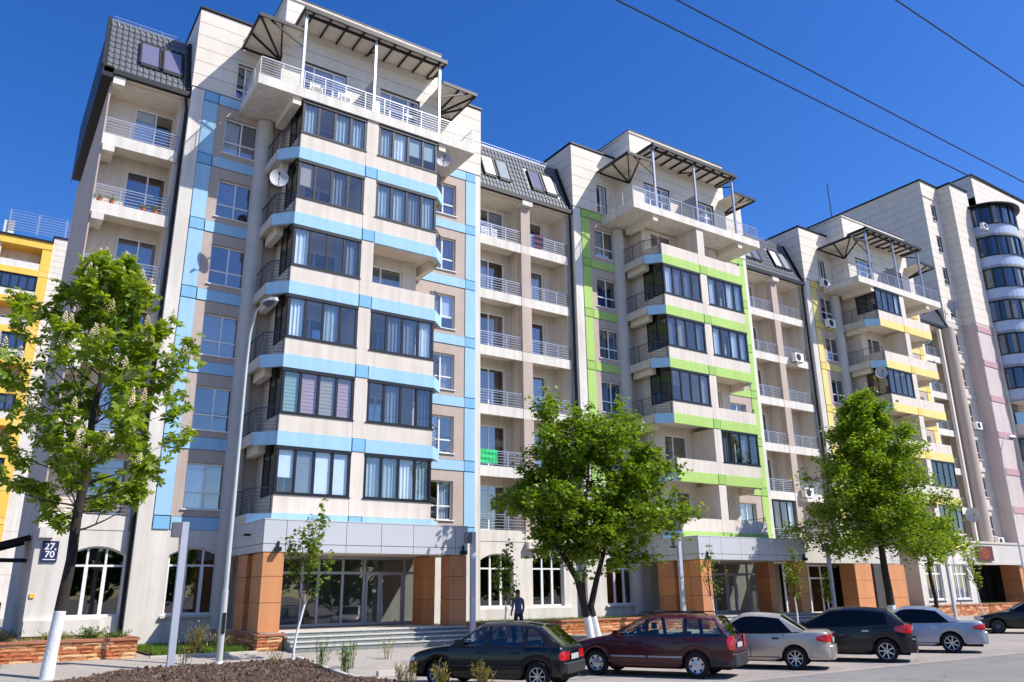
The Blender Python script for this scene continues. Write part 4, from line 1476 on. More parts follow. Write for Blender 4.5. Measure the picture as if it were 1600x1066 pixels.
    for sg in (1, -1):
        for i in range(len(cols2)-1):
            ka, xa, _ = cols2[i]; kb, xb, _ = cols2[i+1]
            for j in range(NP-1):
                ids = [grid[(i, j, sg)], grid[(i+1, j, sg)], grid[(i+1, j+1, sg)], grid[(i, j+1, sg)]]
                if sg == 1: ids = ids[::-1]
                if body.v[ids[0]] == body.v[ids[1]] and body.v[ids[2]] == body.v[ids[3]]: continue
                dst = body; m = paint
                if j <= 1: m = low
                if ka == 'cab' and kb == 'cab' and j == 5:
                    mid = (xa+xb)/2
                    for wi, w in enumerate(S['win']):
                        if w[0] < mid < w[1]:
                            dst = side.setdefault((wi, sg), MB()); m = glass
                    if dst is body: m = S.get('pillar', m_black)
                if ka == 'deckr' and kb == 'cab':
                    if j >= 7: dst = wind.setdefault('rear_window', MB()); m = glass
                    elif j == 5: continue
                if ka == 'cab' and kb == 'deckf':
                    if j >= 7: dst = wind.setdefault('windscreen', MB()); m = S.get('wglass', glass)
                    elif j == 5: continue
                gface(dst, ids, m)
        # side triangles closing the rake at A and D posts
    # end caps
    for i, rev in ((0, False), (len(cols2)-1, True)):
        ring = [grid[(i, j, 1)] for j in range(NP)]+[grid[(i, j, -1)] for j in range(NP-2, -1, -1)]
        if not rev: ring = ring[::-1]
        body.f.append(tuple(ring if rev else ring)); body.m.append(body.mi(paint))
    # floor pan and wheel-well liner
    fl = [(xr-Ra-0.02, xf+Ra+0.02)]
    body.build('body', T, smooth=True, angle=32)
    ORGL = lambda mb, name, parent=T, **k: mb.build(name, parent, **k)
    def bx(mb, x0, x1, y0, y1, z0, z1, m):
        b = len(mb.v); 
        for z in (z0, z1):
            for (x, y) in ((x0, y0), (x1, y0), (x1, y1), (x0, y1)): mb.v.append(TW((x, y, z)))
        for q in ((0,3,2,1),(4,5,6,7),(0,1,5,4),(1,2,6,5),(2,3,7,6),(3,0,4,7)):
            mb.f.append(tuple(b+t for t in q)); mb.m.append(mb.mi(m))
    hwm = S['hw'][len(S['hw'])//2][1]
    ub = MB()
    hwm = S['hw'][len(S['hw'])//2][1]
    bx(ub, L0+0.12, L1-0.12, -hwm*0.72, hwm*0.72, 0.2, 0.5, m_rimd)
    bx(ub, xr+Ra+0.02, xf-Ra-0.02, -hwm*0.9, hwm*0.9, 0.2, 0.45, m_rimd)
    for ax in (xr, xf): bx(ub, ax-Ra*0.98, ax+Ra*0.98, -hwm*0.73, hwm*0.73, 0.3, Rw+Ra, m_rimd)
    ub.build('underbody', T)
    for (wi, sg), mb in side.items(): mb.build('side_window', T, smooth=True)
    for k, mb in wind.items(): mb.build(k, T, smooth=True)
    # interior
    if S.get('seats', True):
        ib = MB()
        zb = interp(belt, 0)
        bx(ib, cr+0.1, cf-0.1, -hwm*0.85, hwm*0.85, 0.46, 0.62, m_seat)
        for (x, y) in ((0.15, 0.36), (0.15, -0.36)):
            bx(ib, x-0.12, x, y-0.22, y+0.22, 0.5, zb+0.12, m_seat); bx(ib, x-0.11, x-0.02, y-0.11, y+0.11, zb+0.14, zb+0.3, m_seat)
        bx(ib, -0.85, -0.7, -0.6, 0.6, 0.5, zb+0.08, m_seat)
        bx(ib, cf-0.5, cf-0.1, -0.62, 0.62, 0.6, zb-0.02, m_seat)
        ib.build('seats', T)
    # door seams as thin dark recess strips, handles, mouldings
    for sg in (1, -1):
        for x in S['seams']:
            hw = interp(halfw, x)
            sm = MB()
            zz = [zs0+0.1, 0.53, interp(belt, x)-0.03]
            hh = [hw*0.985, hw*1.0, hw*0.967]
            for a in range(2):
                sm.face([TW((x-0.009, sg*(hh[a]+0.004), zz[a])), TW((x+0.009, sg*(hh[a]+0.004), zz[a])), TW((x+0.009, sg*(hh[a+1]+0.004), zz[a+1])), TW((x-0.009, sg*(hh[a+1]+0.004), zz[a+1]))], m_black)
            sm.build('door_seam', T)
        bt = MB()   # belt-line trim under the side glass
        xs_ = [cr+0.1+(cf-cr-0.25)*q/10 for q in range(11)]
        for xa, xb in zip(xs_[:-1], xs_[1:]):
            za, zb_ = interp(belt, xa), interp(belt, xb); ya, yb_ = interp(halfw, xa)*0.945+0.006, interp(halfw, xb)*0.945+0.006
            bt.face([TW((xa, sg*(ya+.006), za-.02)), TW((xb, sg*(yb_+.006), zb_-.02)), TW((xb, sg*yb_, zb_+.004)), TW((xa, sg*ya, za+.004))], m_plas)
        bt.build('belt_trim', T)
        sk = MB()
        a_, b_ = xr+Ra+.03, xf-Ra-.03
        sk.face([TW((a_, sg*(hwm*.985+.004), zs0+.085)), TW((b_, sg*(hwm*.985+.004), zs0+.085)), TW((b_, sg*(hwm*.988+.004), zs0+.10)), TW((a_, sg*(hwm*.988+.004), zs0+.10))], m_black); sk.build('sill_seam', T)
        for x in S['handles']:
            hb = MB(); hw = interp(halfw, x); z = interp(belt, x)-0.13
            bx(hb, x-0.09, x+0.09, sg*(hw*0.975), sg*(hw*0.995+0.03), z-0.02, z+0.02, S.get('handle_m', m_black)); hb.build('door_handle', T)
        if S.get('moulding'):
            for (a, b) in S['moulding']:
                mb = MB(); y = sg*interp(halfw, (a+b)/2)
                bx(mb, a, b, y, y+sg*0.012, 0.46, 0.50, S['mould_m']); mb.build('side_moulding', T)
        mb = MB(); xm = cf-0.32; hw = interp(halfw, xm); z = interp(belt, xm)
        bx(mb, xm-0.06, xm+0.08, sg*(hw*0.96), sg*(hw+0.17), z-0.0, z+0.14, S.get('mirror_m', paint)); mb.build('door_mirror', T)
    # lamps
    for sg in (1, -1):
        for (nm, pts, m) in S['lamps']:
            lb = MB()
            x0, x1, w0, w1, z0, z1 = pts
            NX, NZ = 5, 3
            rear = x0 < 0
            G = []
            for a in range(NZ+1):
                z = z0+(z1-z0)*a/NZ; row = []
                for c in range(NX+1):
                    f = c/NX; x = (x1+(x0-x1)*f) if rear else (x0+(x1-x0)*f)
                    # pointed forward end, rounded corners
                    zz = z0+(z1-z0)*(0.5+(a/NZ-0.5)*(0.45+0.55*min(1, f*1.8)))
                    row.append((x, sg*(hw_at(x, zz)+0.014), zz))
                e = x0 if rear else x1
                o = -0.014 if rear else 0.014
                yo = hw_at(e, z)
                row.append((e+o, sg*(yo-0.01), z)); row.append((e+o-(0.006 if rear else -0.006), sg*(yo-w1*0.5), z)); row.append((e+o, sg*(yo-w1), z))
                G.append([TW(q) for q in row])
            for a in range(NZ):
                for c in range(len(G[0])-1):
                    lb.face([G[a][c], G[a][c+1], G[a+1][c+1], G[a+1][c]], m)
            lb.build(nm, T, smooth=True, angle=50)
    # bumpers
    for (nm, x0, x1, z0, z1, m, ov) in S['bumpers']:
        bb = MB(); steps = 7
        end = min(x0, x1, key=lambda q: -abs(q))
        prof = []
        e = L0 if x0 < 0 else L1; s_ = -1 if x0 < 0 else 1
        hw_in = interp(halfw, x0 if abs(x0) < abs(x1) else x1)
        he = interp(halfw, e-s_*0.05)
        path = [(min(abs(x0), abs(x1))*s_, hw_in*0.99), (e-s_*0.12, he*1.0+0.01), (e+s_*(ov-0.03), he*0.86), (e+s_*ov, he*0.5), (e+s_*(ov+0.01), 0)]
        full = path+[(x, -y) for x, y in path[-2::-1]]
        for z0_, z1_, o0, o1 in ((z0, z0+0.04, -0.02, 0.0), (z0+0.04, z1-0.03, 0.0, 0.0), (z1-0.03, z1, 0.0, -0.025)):
            for a, b in zip(full[:-1], full[1:]):
                f = lambda p, o: (p[0]+s_*o, p[1]*(1+o*0.6))
                pa, pb = f(a, o0), f(b, o0); qa, qb = f(a, o1), f(b, o1)
                bb.face([TW((pa[0], pa[1]*1.012, z0_)), TW((pb[0], pb[1]*1.012, z0_)), TW((qb[0], qb[1]*1.012, z1_)), TW((qa[0], qa[1]*1.012, z1_))], m)
        bb.build(nm, T, smooth=True, angle=40)
    if S.get('plate', True):
        pb = MB(); e = L0-S.get('plate_off', 0.045)
        bx(pb, e-0.008, e, -0.26, 0.26, S.get('plate_z', 0.55), S.get('plate_z', 0.55)+0.115, m_plate); pb.build('number_plate', T)
    # wheels
    tyre, rim = S['_wheel']
    for ax in (xr, xf):
        for sg in (1, -1):
            yy = sg*(interp(halfw, ax)-0.115)
            wloc = TW((ax, yy, Rw))
            we = bpy.data.objects.new('wheel', None); COL.objects.link(we); we.parent = T
            we.location = (wloc[0]-loc[0], wloc[1]-loc[1], wloc[2]-loc[2]); ORG[we] = wloc
            rot = (0, 0, heading + (0 if sg == 1 else pi))
            for nm, me in (('tyre', tyre), ('rim', rim)):
                o = bpy.data.objects.new(nm, me); COL.objects.link(o); o.parent = we; o.rotation_euler = rot
    for f in S.get('extra', ()): f(T, TW, bx)
    T['label'] = label
    return T

def wheel_meshes(R, rimr, spokes, style, w=0.19, rim_m=None, disc_m=None):
    """wheel axis along local y, outer face +y"""
    rim_m = rim_m or m_rim
    mb = MB(); n = 36
    prof = [(rimr-0.01, -w/2), (R-0.03, -w/2), (R-0.005, -w/2+0.03), (R, -w*0.2), (R, w*0.2), (R-0.005, w/2-0.03), (R-0.03, w/2), (rimr+0.01, w/2-0.004), (rimr-0.01, w/2-0.02)]
    for i in range(n):
        a, b = 2*pi*i/n, 2*pi*(i+1)/n
        for (r0, y0), (r1, y1) in zip(prof[:-1], prof[1:]):
            mb.face([(r0*cos(a), y0, r0*sin(a)), (r0*cos(b), y0, r0*sin(b)), (r1*cos(b), y1, r1*sin(b)), (r1*cos(a), y1, r1*sin(a))], m_tyre)
    tyre = mb.mesh('tyre', (0, 0, 0), True, 50)
    mb = MB(); y = w/2-0.02
    # barrel and dark disc behind the spokes
    for i in range(n):
        a, b = 2*pi*i/n, 2*pi*(i+1)/n
        mb.face([(rimr*cos(a), y+0.012, rimr*sin(a)), (rimr*cos(b), y+0.012, rimr*sin(b)), (rimr*.93*cos(b), y+0.004, rimr*.93*sin(b)), (rimr*.93*cos(a), y+0.004, rimr*.93*sin(a))], rim_m)
        mb.face([(rimr*.93*cos(a), y+0.004, rimr*.93*sin(a)), (rimr*.93*cos(b), y+0.004, rimr*.93*sin(b)), (rimr*.9*cos(b), -0.02, rimr*.9*sin(b)), (rimr*.9*cos(a), -0.02, rimr*.9*sin(a))], m_rimd)
        mb.face([(0, y-0.05, 0), (rimr*.92*cos(a), y-0.05, rimr*.92*sin(a)), (rimr*.92*cos(b), y-0.05, rimr*.92*sin(b))], disc_m or m_rimd)
    if style == 'spoke':
        for k in range(spokes):
            a = 2*pi*k/spokes; d = 0.30/ spokes*2.2; 
            for (i0, w0, w1) in ((0, 0.9, 1.0),):
                p = [(0.10*rimr, -0.16), (0.94*rimr, -0.42*2.4/spokes), (0.94*rimr, 0.42*2.4/spokes), (0.10*rimr, 0.16)]
                def q(rad, s, yy):
                    return (rad*cos(a)-s*rimr*sin(a)*0.55, yy, rad*sin(a)+s*rimr*cos(a)*0.55)
                top = [q(*p[0], y-0.005), q(*p[1], y+0.006), q(*p[2], y+0.006), q(*p[3], y-0.005)]
                bot = [(v[0], v[1]-0.03, v[2]) for v in top]
                mb.face(top, rim_m)
                for c in range(4):
                    mb.face([top[c], bot[c], bot[(c+1) % 4], top[(c+1) % 4]], rim_m)
    else:   # steel wheel or full cover
        for i in range(n):
            a, b = 2*pi*i/n, 2*pi*(i+1)/n
            r1 = rimr*0.62
            mb.face([(rimr*.2*cos(a), y, rimr*.2*sin(a)), (rimr*.2*cos(b), y, rimr*.2*sin(b)), (r1*cos(b), y-0.012, r1*sin(b)), (r1*cos(a), y-0.012, r1*sin(a))], rim_m)
            if style == 'cover' and (i % 6) < 4:
                mb.face([(r1*cos(a), y-0.012, r1*sin(a)), (r1*cos(b), y-0.012, r1*sin(b)), (rimr*.93*cos(b), y, rimr*.93*sin(b)), (rimr*.93*cos(a), y, rimr*.93*sin(a))], rim_m)
    for i in range(16):
        a, b = 2*pi*i/16, 2*pi*(i+1)/16
        mb.face([(0, y+0.012, 0), (rimr*.2*cos(a), y+0.006, rimr*.2*sin(a)), (rimr*.2*cos(b), y+0.006, rimr*.2*sin(b))], rim_m)
    rim = mb.mesh('rim', (0, 0, 0), True, 30)
    return tyre, rim

# ------------------------------------------------------------------ people
def person(loc, heading, label, H=1.75, top=(52, 54, 92), legs=(40, 42, 52), skin=(150, 104, 84), hair=(30, 26, 24), lean=0.05, arms='down', seed=0):
    T = thing('person', label, 'person', loc)
    x, y, z = loc; ch, sh = cos(heading), sin(heading)
    def W_(p): return (x+p[0]*ch-p[1]*sh, y+p[0]*sh+p[1]*ch, z+p[2]*H/1.75)
    ms = mat('skin', skin, 0.6, 0.05); mt = mat('shirt_'+str(seed), top, 0.9, 0.06, 20); ml = mat('trousers_'+str(seed), legs, 0.9, 0.06, 20); mh = mat('hair', hair, 0.8, 0.1)
    # x forward; walking pose
    J = [((0, 0, 0.93), .135), ((0.02, 0, 1.10), .125), ((0.04, 0, 1.30), .155), ((0.05, 0, 1.44), .10), ((0.07, 0, 1.51), .055), ((0.09, 0, 1.60), .085), ((0.09, 0, 1.69), .088),
         ((0, .10, .90), .095), ((.10, .11, .50), .062), ((-.02, .11, .10), .045), ((.12, .12, .04), .035),
         ((0, -.10, .90), .095), ((-.02, -.11, .50), .062), ((-.26, -.11, .16), .045), ((-.20, -.12, .03), .035),
         ((.05, .19, 1.42), .062), ((-.02, .24, 1.15), .047), ((.12, .25, .93), .036), ((.16, .24, .84), .036),
         ((.05, -.19, 1.42), .062), ((.08, -.24, 1.15), .047), ((.20, -.24, .96), .036), ((.25, -.22, .88), .036)]
    E = [(0,1),(1,2),(2,3),(3,4),(4,5),(5,6),(0,7),(7,8),(8,9),(9,10),(0,11),(11,12),(12,13),(13,14),(3,15),(15,16),(16,17),(17,18),(3,19),(19,20),(20,21),(21,22)]
    me = bpy.data.meshes.new('body')
    me.from_pydata([tuple(a-b for a, b in zip(W_(p), loc)) for p, r in J], E, [])
    o = bpy.data.objects.new('body', me); COL.objects.link(o)
    sk = o.modifiers.new('skin', 'SKIN'); o.modifiers.new('sub', 'SUBSURF').levels = 2
    for i, (p, r) in enumerate(J): me.skin_vertices[0].data[i].radius = (r, r)
    me.skin_vertices[0].data[0].use_root = True
    dg = bpy.context.evaluated_depsgraph_get(); dg.update()
    m2 = bpy.data.meshes.new_from_object(o.evaluated_get(dg))
    bpy.data.objects.remove(o)
    for m in (ms, mt, ml): m2.materials.append(m)
    for p in m2.polygons:
        c = p.center; h = c.z/(H/1.75)
        rad = sqrt(c.x**2+c.y**2)
        p.material_index = 0 if h > 1.47 or (0.80 < h < 1.0 and rad > 0.2) else (1 if h > 0.93 else 2)
        p.use_smooth = True
    b = bpy.data.objects.new('body', m2); COL.objects.link(b); b.parent = T
    # head details, hair, shoes
    hb = MB()
    c = Vector((0.085, 0, 1.665))
    n1, n2 = 14, 8
    def hv(i, k, s=1.0):
        a = 2*pi*i/n1; t = pi*0.56*k/n2
        return W_((c.x-0.012+0.104*sin(t)*cos(a), c.y+0.090*sin(t)*sin(a), c.z+0.02+0.112*cos(t)))
    for i in range(n1):
        for k in range(n2):
            a = 2*pi*(i+.5)/n1
            if k > 3 and cos(a) > 0.35: continue
            hb.face([hv(i, k), hv(i, k+1), hv(i+1, k+1), hv(i+1, k)], mh)
    hb.build('hair', T, smooth=True)
    fb = MB()
    fb.tube([W_((0.165, 0, 1.64)), W_((0.192, 0, 1.615))], 0.012, ms, 6)
    for s in (1, -1): fb.tube([W_((0.08, s*.082, 1.64)), W_((0.07, s*.096, 1.64))], 0.022, ms, 6)
    fb.build('face', T)
    for (px, py, pz) in ((.09, .12, .0), (-.22, -.12, .0)):
        sb = MB(); a = [W_((px-.10, py, .04)), W_((px, py, .05)), W_((px+.13, py, .035))]
        sb.tube(a, [.05, .05, .035], m_black, 8); sb.build('shoe', T, smooth=True)
    return T
# ------------------------------------------------------------------ setting: ground
def sheet(name, pts, m, zf=None, dz=0.0, kind='structure', sub=1):
    mb = MB(); mb.face([(x, y, (zf(y) if zf else 0)+dz) for x, y in pts], m)
    return mb.build(name, kind=kind)
def ground():
    mb = MB()
    ys = [-900, -40, -15.3, -8.0, -2.4, 3.5, 60, 1500]
    for a, b in zip(ys[:-1], ys[1:]):
        mb.face([(-1200, a, gz(a)-0.012), (1600, a, gz(a)-0.012), (1600, b, gz(b)-0.012), (-1200, b, gz(b)-0.012)], m_walk if a >= -8 else m_park)
    mb.build('ground', kind='structure')
ground()
sheet('road', [(-300, -60), (500, -60), (500, -15.4), (-300, -15.4)], m_asph, None, -0.006)
sheet('parking_lot', [(9.0, -15.38), (200, -15.38), (200, -8.35), (9.0, -8.35)], m_park, None, -0.004)
# kerb between parking and sidewalk
kb = thing('kerb', 'pale concrete kerb of separate stones between the parking lot and the sidewalk', 'kerb', (30, -8.3, 0))
kme = MB().box(0, 0.985, -0.08, 0.08, -0.1, 0.12, m_conc).mesh('kerb_stone')
for i in range(70):
    shared('kerb_stone', kme, kb, (9.6+i*1.0, -8.32, 0.0))
kb2 = thing('bed_kerb', 'low concrete edging along the bark mulch bed in front of the dark hatchback', 'kerb', (9.3, -11, 0))
kme2 = MB().box(0, 0.985, -0.06, 0.06, -0.1, 0.10, m_conc).mesh('kerb_stone')
for i in range(9):
    shared('kerb_stone', kme2, kb2, (8.75+0.222*i, -9.2-i*0.98, 0.0), (0, 0, radians(-77.2)))
for i in range(5):
    shared('kerb_stone', kme2, kb2, (8.76+0.02*i, -9.2+i*0.98, 0.0+gz(-9.2+i)*0.9), (0, radians(-2.6) if i else 0, radians(89)))
# mulch bed: earth sheet with thousands of bark chunks
bed_poly = [(-12, -22), (11.6, -22), (8.7, -9.3), (8.85, -5.1), (8.0, -4.75), (4.9, -4.85), (3.6, -5.3), (2.2, -6.4), (-2, -8.6), (-12, -12)]
def in_poly(x, y, P):
    c = False; n = len(P)
    for i in range(n):
        x1, y1 = P[i]; x2, y2 = P[(i+1) % n]
        if (y1 > y) != (y2 > y) and x < (x2-x1)*(y-y1)/(y2-y1)+x1: c = not c
    return c
def bed_h(x, y):
    return gz(y)+0.02+0.035*sin(x*1.3)*cos(y*0.9)+0.03
bm_ = MB()
N = 60
for i in range(N):
    for k in range(44):
        x0 = -12+25.5*i/N; x1 = -12+25.5*(i+1)/N; y0 = -22+17.4*k/44; y1 = -22+17.4*(k+1)/44
        if in_poly((x0+x1)/2, (y0+y1)/2, bed_poly):
            bm_.face([(x0, y0, bed_h(x0, y0)), (x1, y0, bed_h(x1, y0)), (x1, y1, bed_h(x1, y1)), (x0, y1, bed_h(x0, y1))], m_earth)
bm_.build('soil_bed', kind='structure')
rs = random.Random(3)
ck = MB()
cnt = 0
while cnt < 15000:
    x = rs.uniform(-3, 11.5); y = rs.uniform(-14, -4.6)
    if not in_poly(x, y, bed_poly): continue
    cnt += 1
    s = rs.uniform(0.02, 0.058); a = rs.uniform(0, pi); zc_ = bed_h(x, y)+rs.uniform(0.0, 0.045)
    m = m_mulch if rs.random() < 0.75 else m_mulch2
    b = len(ck.v); ca, sa = cos(a), sin(a)
    l, w, h = s*rs.uniform(1.0, 1.9), s*rs.uniform(.5, .9), s*rs.uniform(.4, .9)
    tl = rs.uniform(-.5, .5)
    for (px, py, pz) in ((-l, -w, -h), (l, -w*.7, -h), (l*.8, w, -h*.6), (-l*.9, w*.8, -h), (-l*.5, -w*.3, h), (l*.6, w*.1, h*.8)):
        ck.v.append((x+px*ca-py*sa, y+px*sa+py*ca, zc_+pz+tl*px))
    for f in ((0,1,5,4), (1,2,5), (2,3,4,5), (3,0,4)):
        ck.f.append(tuple(b+q for q in f)); ck.m.append(ck.mi(m))
ck.build('bark_chips', kind='stuff')

# ------------------------------------------------------------------ the apartment buildings
CS = {}
CS[(0, 4, 0)] = [(CURT[4], 'blind'), (CURT[5], 'blind'), (CURT[2], 'blind'), (CURT[5], 'blind')]
CS[(0, 3, 0)] = [(CURT[0], 'roller'), (CURT[3], 'roller'), (CURT[0], 'roller'), (CURT[0], 'roller')]
CS[(0, 8, 0)] = [(CURT[1], 'drape'), None, (CURT[1], 'drape'), (CURT[1], 'drape')]
CS[(0, 8, 1)] = [(CURT[1], 'drape'), (CURT[0], 'drape'), (CURT[1], 'roller'), (CURT[1], 'roller')]
CS[(0, 7, 0)] = [(CURT[2], 'roller'), None, (CURT[3], 'drape'), None]
CS[(0, 7, 1)] = [(CURT[1], 'drape'), (CURT[1], 'drape'), (CURT[3], 'drape'), (CURT[1], 'drape')]
CS[(0, 6, 0)] = [(CURT[0], 'drape'), None, None, (CURT[3], 'drape')]
CS[(0, 5, 0)] = [(CURT[0], 'drape'), None, (CURT[1], 'drape'), None]
CS[(0, 5, 1)] = [None, (CURT[3], 'drape'), (CURT[3], 'drape'), (CURT[0], 'drape')]
CS[(0, 4, 1)] = [None, (CURT[3], 'drape'), None, (CURT[6], 'drape')]
CS[(0, 3, 1)] = [(CURT[1], 'drape'), (CURT[1], 'drape'), (CURT[0], 'drape'), (CURT[1], 'drape')]
tower(0, 0.0, m_blue, m_blue2, ['GG', 'GG', 'GO', 'GG', 'GG', 'GG'], 'apartment tower with light blue bands and glazed bay, nearest the camera', 'blue', True, CS)
tower(1, TS, m_green, m_green2, ['OO', 'GG', 'GG', 'GO', 'OG', 'OO'], 'apartment tower with lime green bands in the middle of the row', 'green')
tower(2, 2*TS, m_yellow, m_yellow2, ['GO', 'OO', 'GO', 'OO', 'OG', 'OG'], 'apartment tower with pale yellow bands, standing before the tall pink building', 'yellow', False)
w0 = wing(0, 2.05, 5.08, 'narrow balcony wing at the left end, with address sign below', nb=1, tiles='single', skylights=(3.0, 3.9), end=1, archx=(4.02,))
wing(1, 19.55, 5.08+TS, 'balcony wing with slate roof between the light blue and the lime green tower', skylights=(20.1, 21.05, 23.25, 24.2), archx=(20.7, 23.65))
wing(2, 19.55+TS, 5.08+2*TS, 'balcony wing with slate roof between the lime green and the yellow tower', skylights=(20.1+TS, 21.05+TS, 23.25+TS, 24.2+TS), glazed=((3, 0),), archx=())
wing(3, 19.55+2*TS, 65.2, 'short balcony wing wedged between the yellow tower and the tall pink building', nb=1, end=2, skylights=(19.9+2*TS+0.6,), archx=(62.3,))

# shop front pavilion under the middle wing
def pavilion():
    T = thing('shop_pavilion', 'low grey shop front with orange piers below the wing between green and yellow towers', 'shop front', (43, 0.5, 0.3))
    MB().box(38.6, 48.3, 0.0, 3.0, 3.45, 4.4, m_grey).build('canopy', T)
    for (a, b) in ((43.4, 45.0), (45.25, 46.4), (46.75, 48.45)):
        MB().box(a+0.03, b-0.03, -0.1, 0.88, 0.3, 3.44, m_groove).build('pier_core', T)
        zz = [0.3, 1.5, 2.5, 3.43]
        for i in range(3): 
            if (a, b) == (45.25, 46.4): MB().box(a, b, 0.1, 0.9, zz[i]+.008, zz[i+1]-.008, m_grey).build('pier_panel', T)
            else: MB().box(a, b, -0.12, 0.9, zz[i]+.008, zz[i+1]-.008, m_orange).build('pier_panel', T)
    window(T, 38.9, 43.35, 0.7, 3.4, 1.4, 4, 0.72, fm=m_pvc, glass=m_glassg, fw=0.09, curt=0.0, name='shopfront_window')
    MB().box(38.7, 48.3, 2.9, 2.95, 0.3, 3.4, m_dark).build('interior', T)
pavilion()

# ------------------------------------------------------------------ tall pink building at the right
def pink():
    T = thing('tall_building', 'tall pinkish apartment block with rounded glazed balconies at the right edge', 'apartment building', (70, 3, 0.3))
    top = 36.4
    wb = MB()
    cl0 = 23.3
    hol = []
    for k in range(1, 11):
        z = ZK(3)+3.0*(k-1)+0.9
        hol.append((66.4, 67.2, z, z+1.6))
    blocks = [(65.3, 68.0, 3.0, top), (68.0, 70.95, 1.85, top-0.1), (70.95, 84, 1.9, 38.6)]
    def mf(cx, cz): return m_taupe
    wall_cells(wb, 'y', 3.0, 65.3, 68.0, 3.6, cl0, [h for h in hol if h[3] < cl0], m_cream, 0.2)
    wall_cells(wb, 'y', 1.85, 68.0, 70.95, 3.6, cl0, [], m_pink)
    wall_cells(wb, 'y', 1.9, 72.6, 84, 3.6, top+2, [], m_pink)
    wb.face([(70.95, 2.6, 3.6), (72.6, 2.6, 3.6), (72.6, 2.6, top-.2), (70.95, 2.6, top-.2)], m_cream)
    wb.face([(72.6, 1.9, 3.6), (72.6, 2.6, 3.6), (72.6, 2.6, 38.6), (72.6, 1.9, 38.6)], m_cream)
    wb.face([(65.3, 3, 0), (65.3, 3, cl0), (65.3, 18, cl0), (65.3, 18, 0)], m_cream)
    wb.face([(68.0, 1.85, 0), (68.0, 1.85, cl0), (68.0, 3, cl0), (68.0, 3, 0)], m_pink)
    wb.face([(70.95, 1.85, 0), (70.95, 3, 0), (70.95, 3, cl0), (70.95, 1.85, cl0)], m_pink)
    wb.face([(65.3, 3, cl0), (65.3, 3, top), (65.3, 18, top), (65.3, 18, cl0)], m_groove)
    wall_cells(wb, 'y', 3.0, 65.3, 68.0, cl0, top, [h for h in hol if h[3] > cl0], m_groove, 0.2)
    wb.face([(68, 1.85, cl0), (70.95, 1.85, cl0), (70.95, 1.85, top-.1), (68, 1.85, top-.1)], m_groove)
    wb.face([(68.0, 1.85, cl0), (68.0, 1.85, top-.1), (68.0, 3, top-.1), (68.0, 3, cl0)], m_groove)
    wb.face([(70.95, 1.85, cl0), (70.95, 3, cl0), (70.95, 3, top-.1), (70.95, 1.85, top-.1)], m_groove)
    wb.face([(72.6, 1.9, 34), (72.6, 1.9, 38.6), (72.6, 9, 38.6), (72.6, 9, 34)], m_groove)
    wb.box(65.32, 84, 17.9, 18.2, 0, top, m_clad)
    wb.box(65.5, 84, 5, 5.1, 0, top, m_room)
    wb.box(84, 84.1, 1.9, 18, 0, 38, m_pink)
    wb.build('wall', T)
    courses(T, 'cladding_board', 'x', 65.3, 3.0, 18.0, cl0, top, 0.72, joints=(8, 13))
    hc = [h for h in hol if h[2] > cl0-1.7]
    courses(T, 'cladding_board', 'y', 3.0, 65.27, 68.0, cl0, top, 0.72, hc)
    courses(T, 'cladding_board', 'x', 68.0, 1.85, 2.97, cl0, top-.1, 0.72)
    courses(T, 'cladding_board', 'y', 1.85, 67.97, 70.95, cl0, top-.1, 0.72)
    courses(T, 'cladding_board', 'y', 1.9, 72.57, 84, 35.2, 38.6, 0.68)
    courses(T, 'cladding_board', 'x', 72.6, 1.9, 9, 36.4, 38.6, 0.72)
    MB().box(65.15, 68.0, 2.85, 18.1, top, top+0.1, m_anth).build('roof_edge', T)
    MB().box(67.88, 70.95, 1.7, 18.0, top-0.1, top+0.06, m_anth).build('roof_edge', T)
    MB().box(72.5, 84, 1.72, 18.0, 38.6, 38.7, m_anth).build('roof_edge', T)
    MB().box(65.22, 68.02, 2.9, 3.0, top-1.5, top-1.42, m_cream).build('cornice', T)
    for h in hol:
        window(T, h[0], h[1], h[2], h[3], 3.1, 1, 0.35, glass=m_farg, fw=0.08, curt=0, sill=True)
    for k in range(1, 11):
        z = ZK(3)+3.0*(k-1)
        if z < cl0:
            MB().box(68.0, 70.97, 1.80, 1.845, z-0.35, z+0.15, m_rose).build('floor_band', T)
            MB().box(70.75, 71.0, 1.70, 1.84, z-0.35, z+0.15, m_pink).build('band_end', T)
            MB().box(65.31, 68.0, 2.90, 2.997, z-0.1, z+0.25, m_grey).build('floor_band', T)
    MB().box(70.6, 70.97, 1.72, 1.845, 4.5, cl0-0.1, m_cream).build('corner_pilaster', T)
    # rounded balconies
    cx, cy, rx, ry = 73.6, 1.9, 2.6, 2.3
    n = 18
    arc = [(cx+rx*cos(pi+pi*i/n), cy+ry*sin(pi+pi*i/n)) for i in range(n+1)]
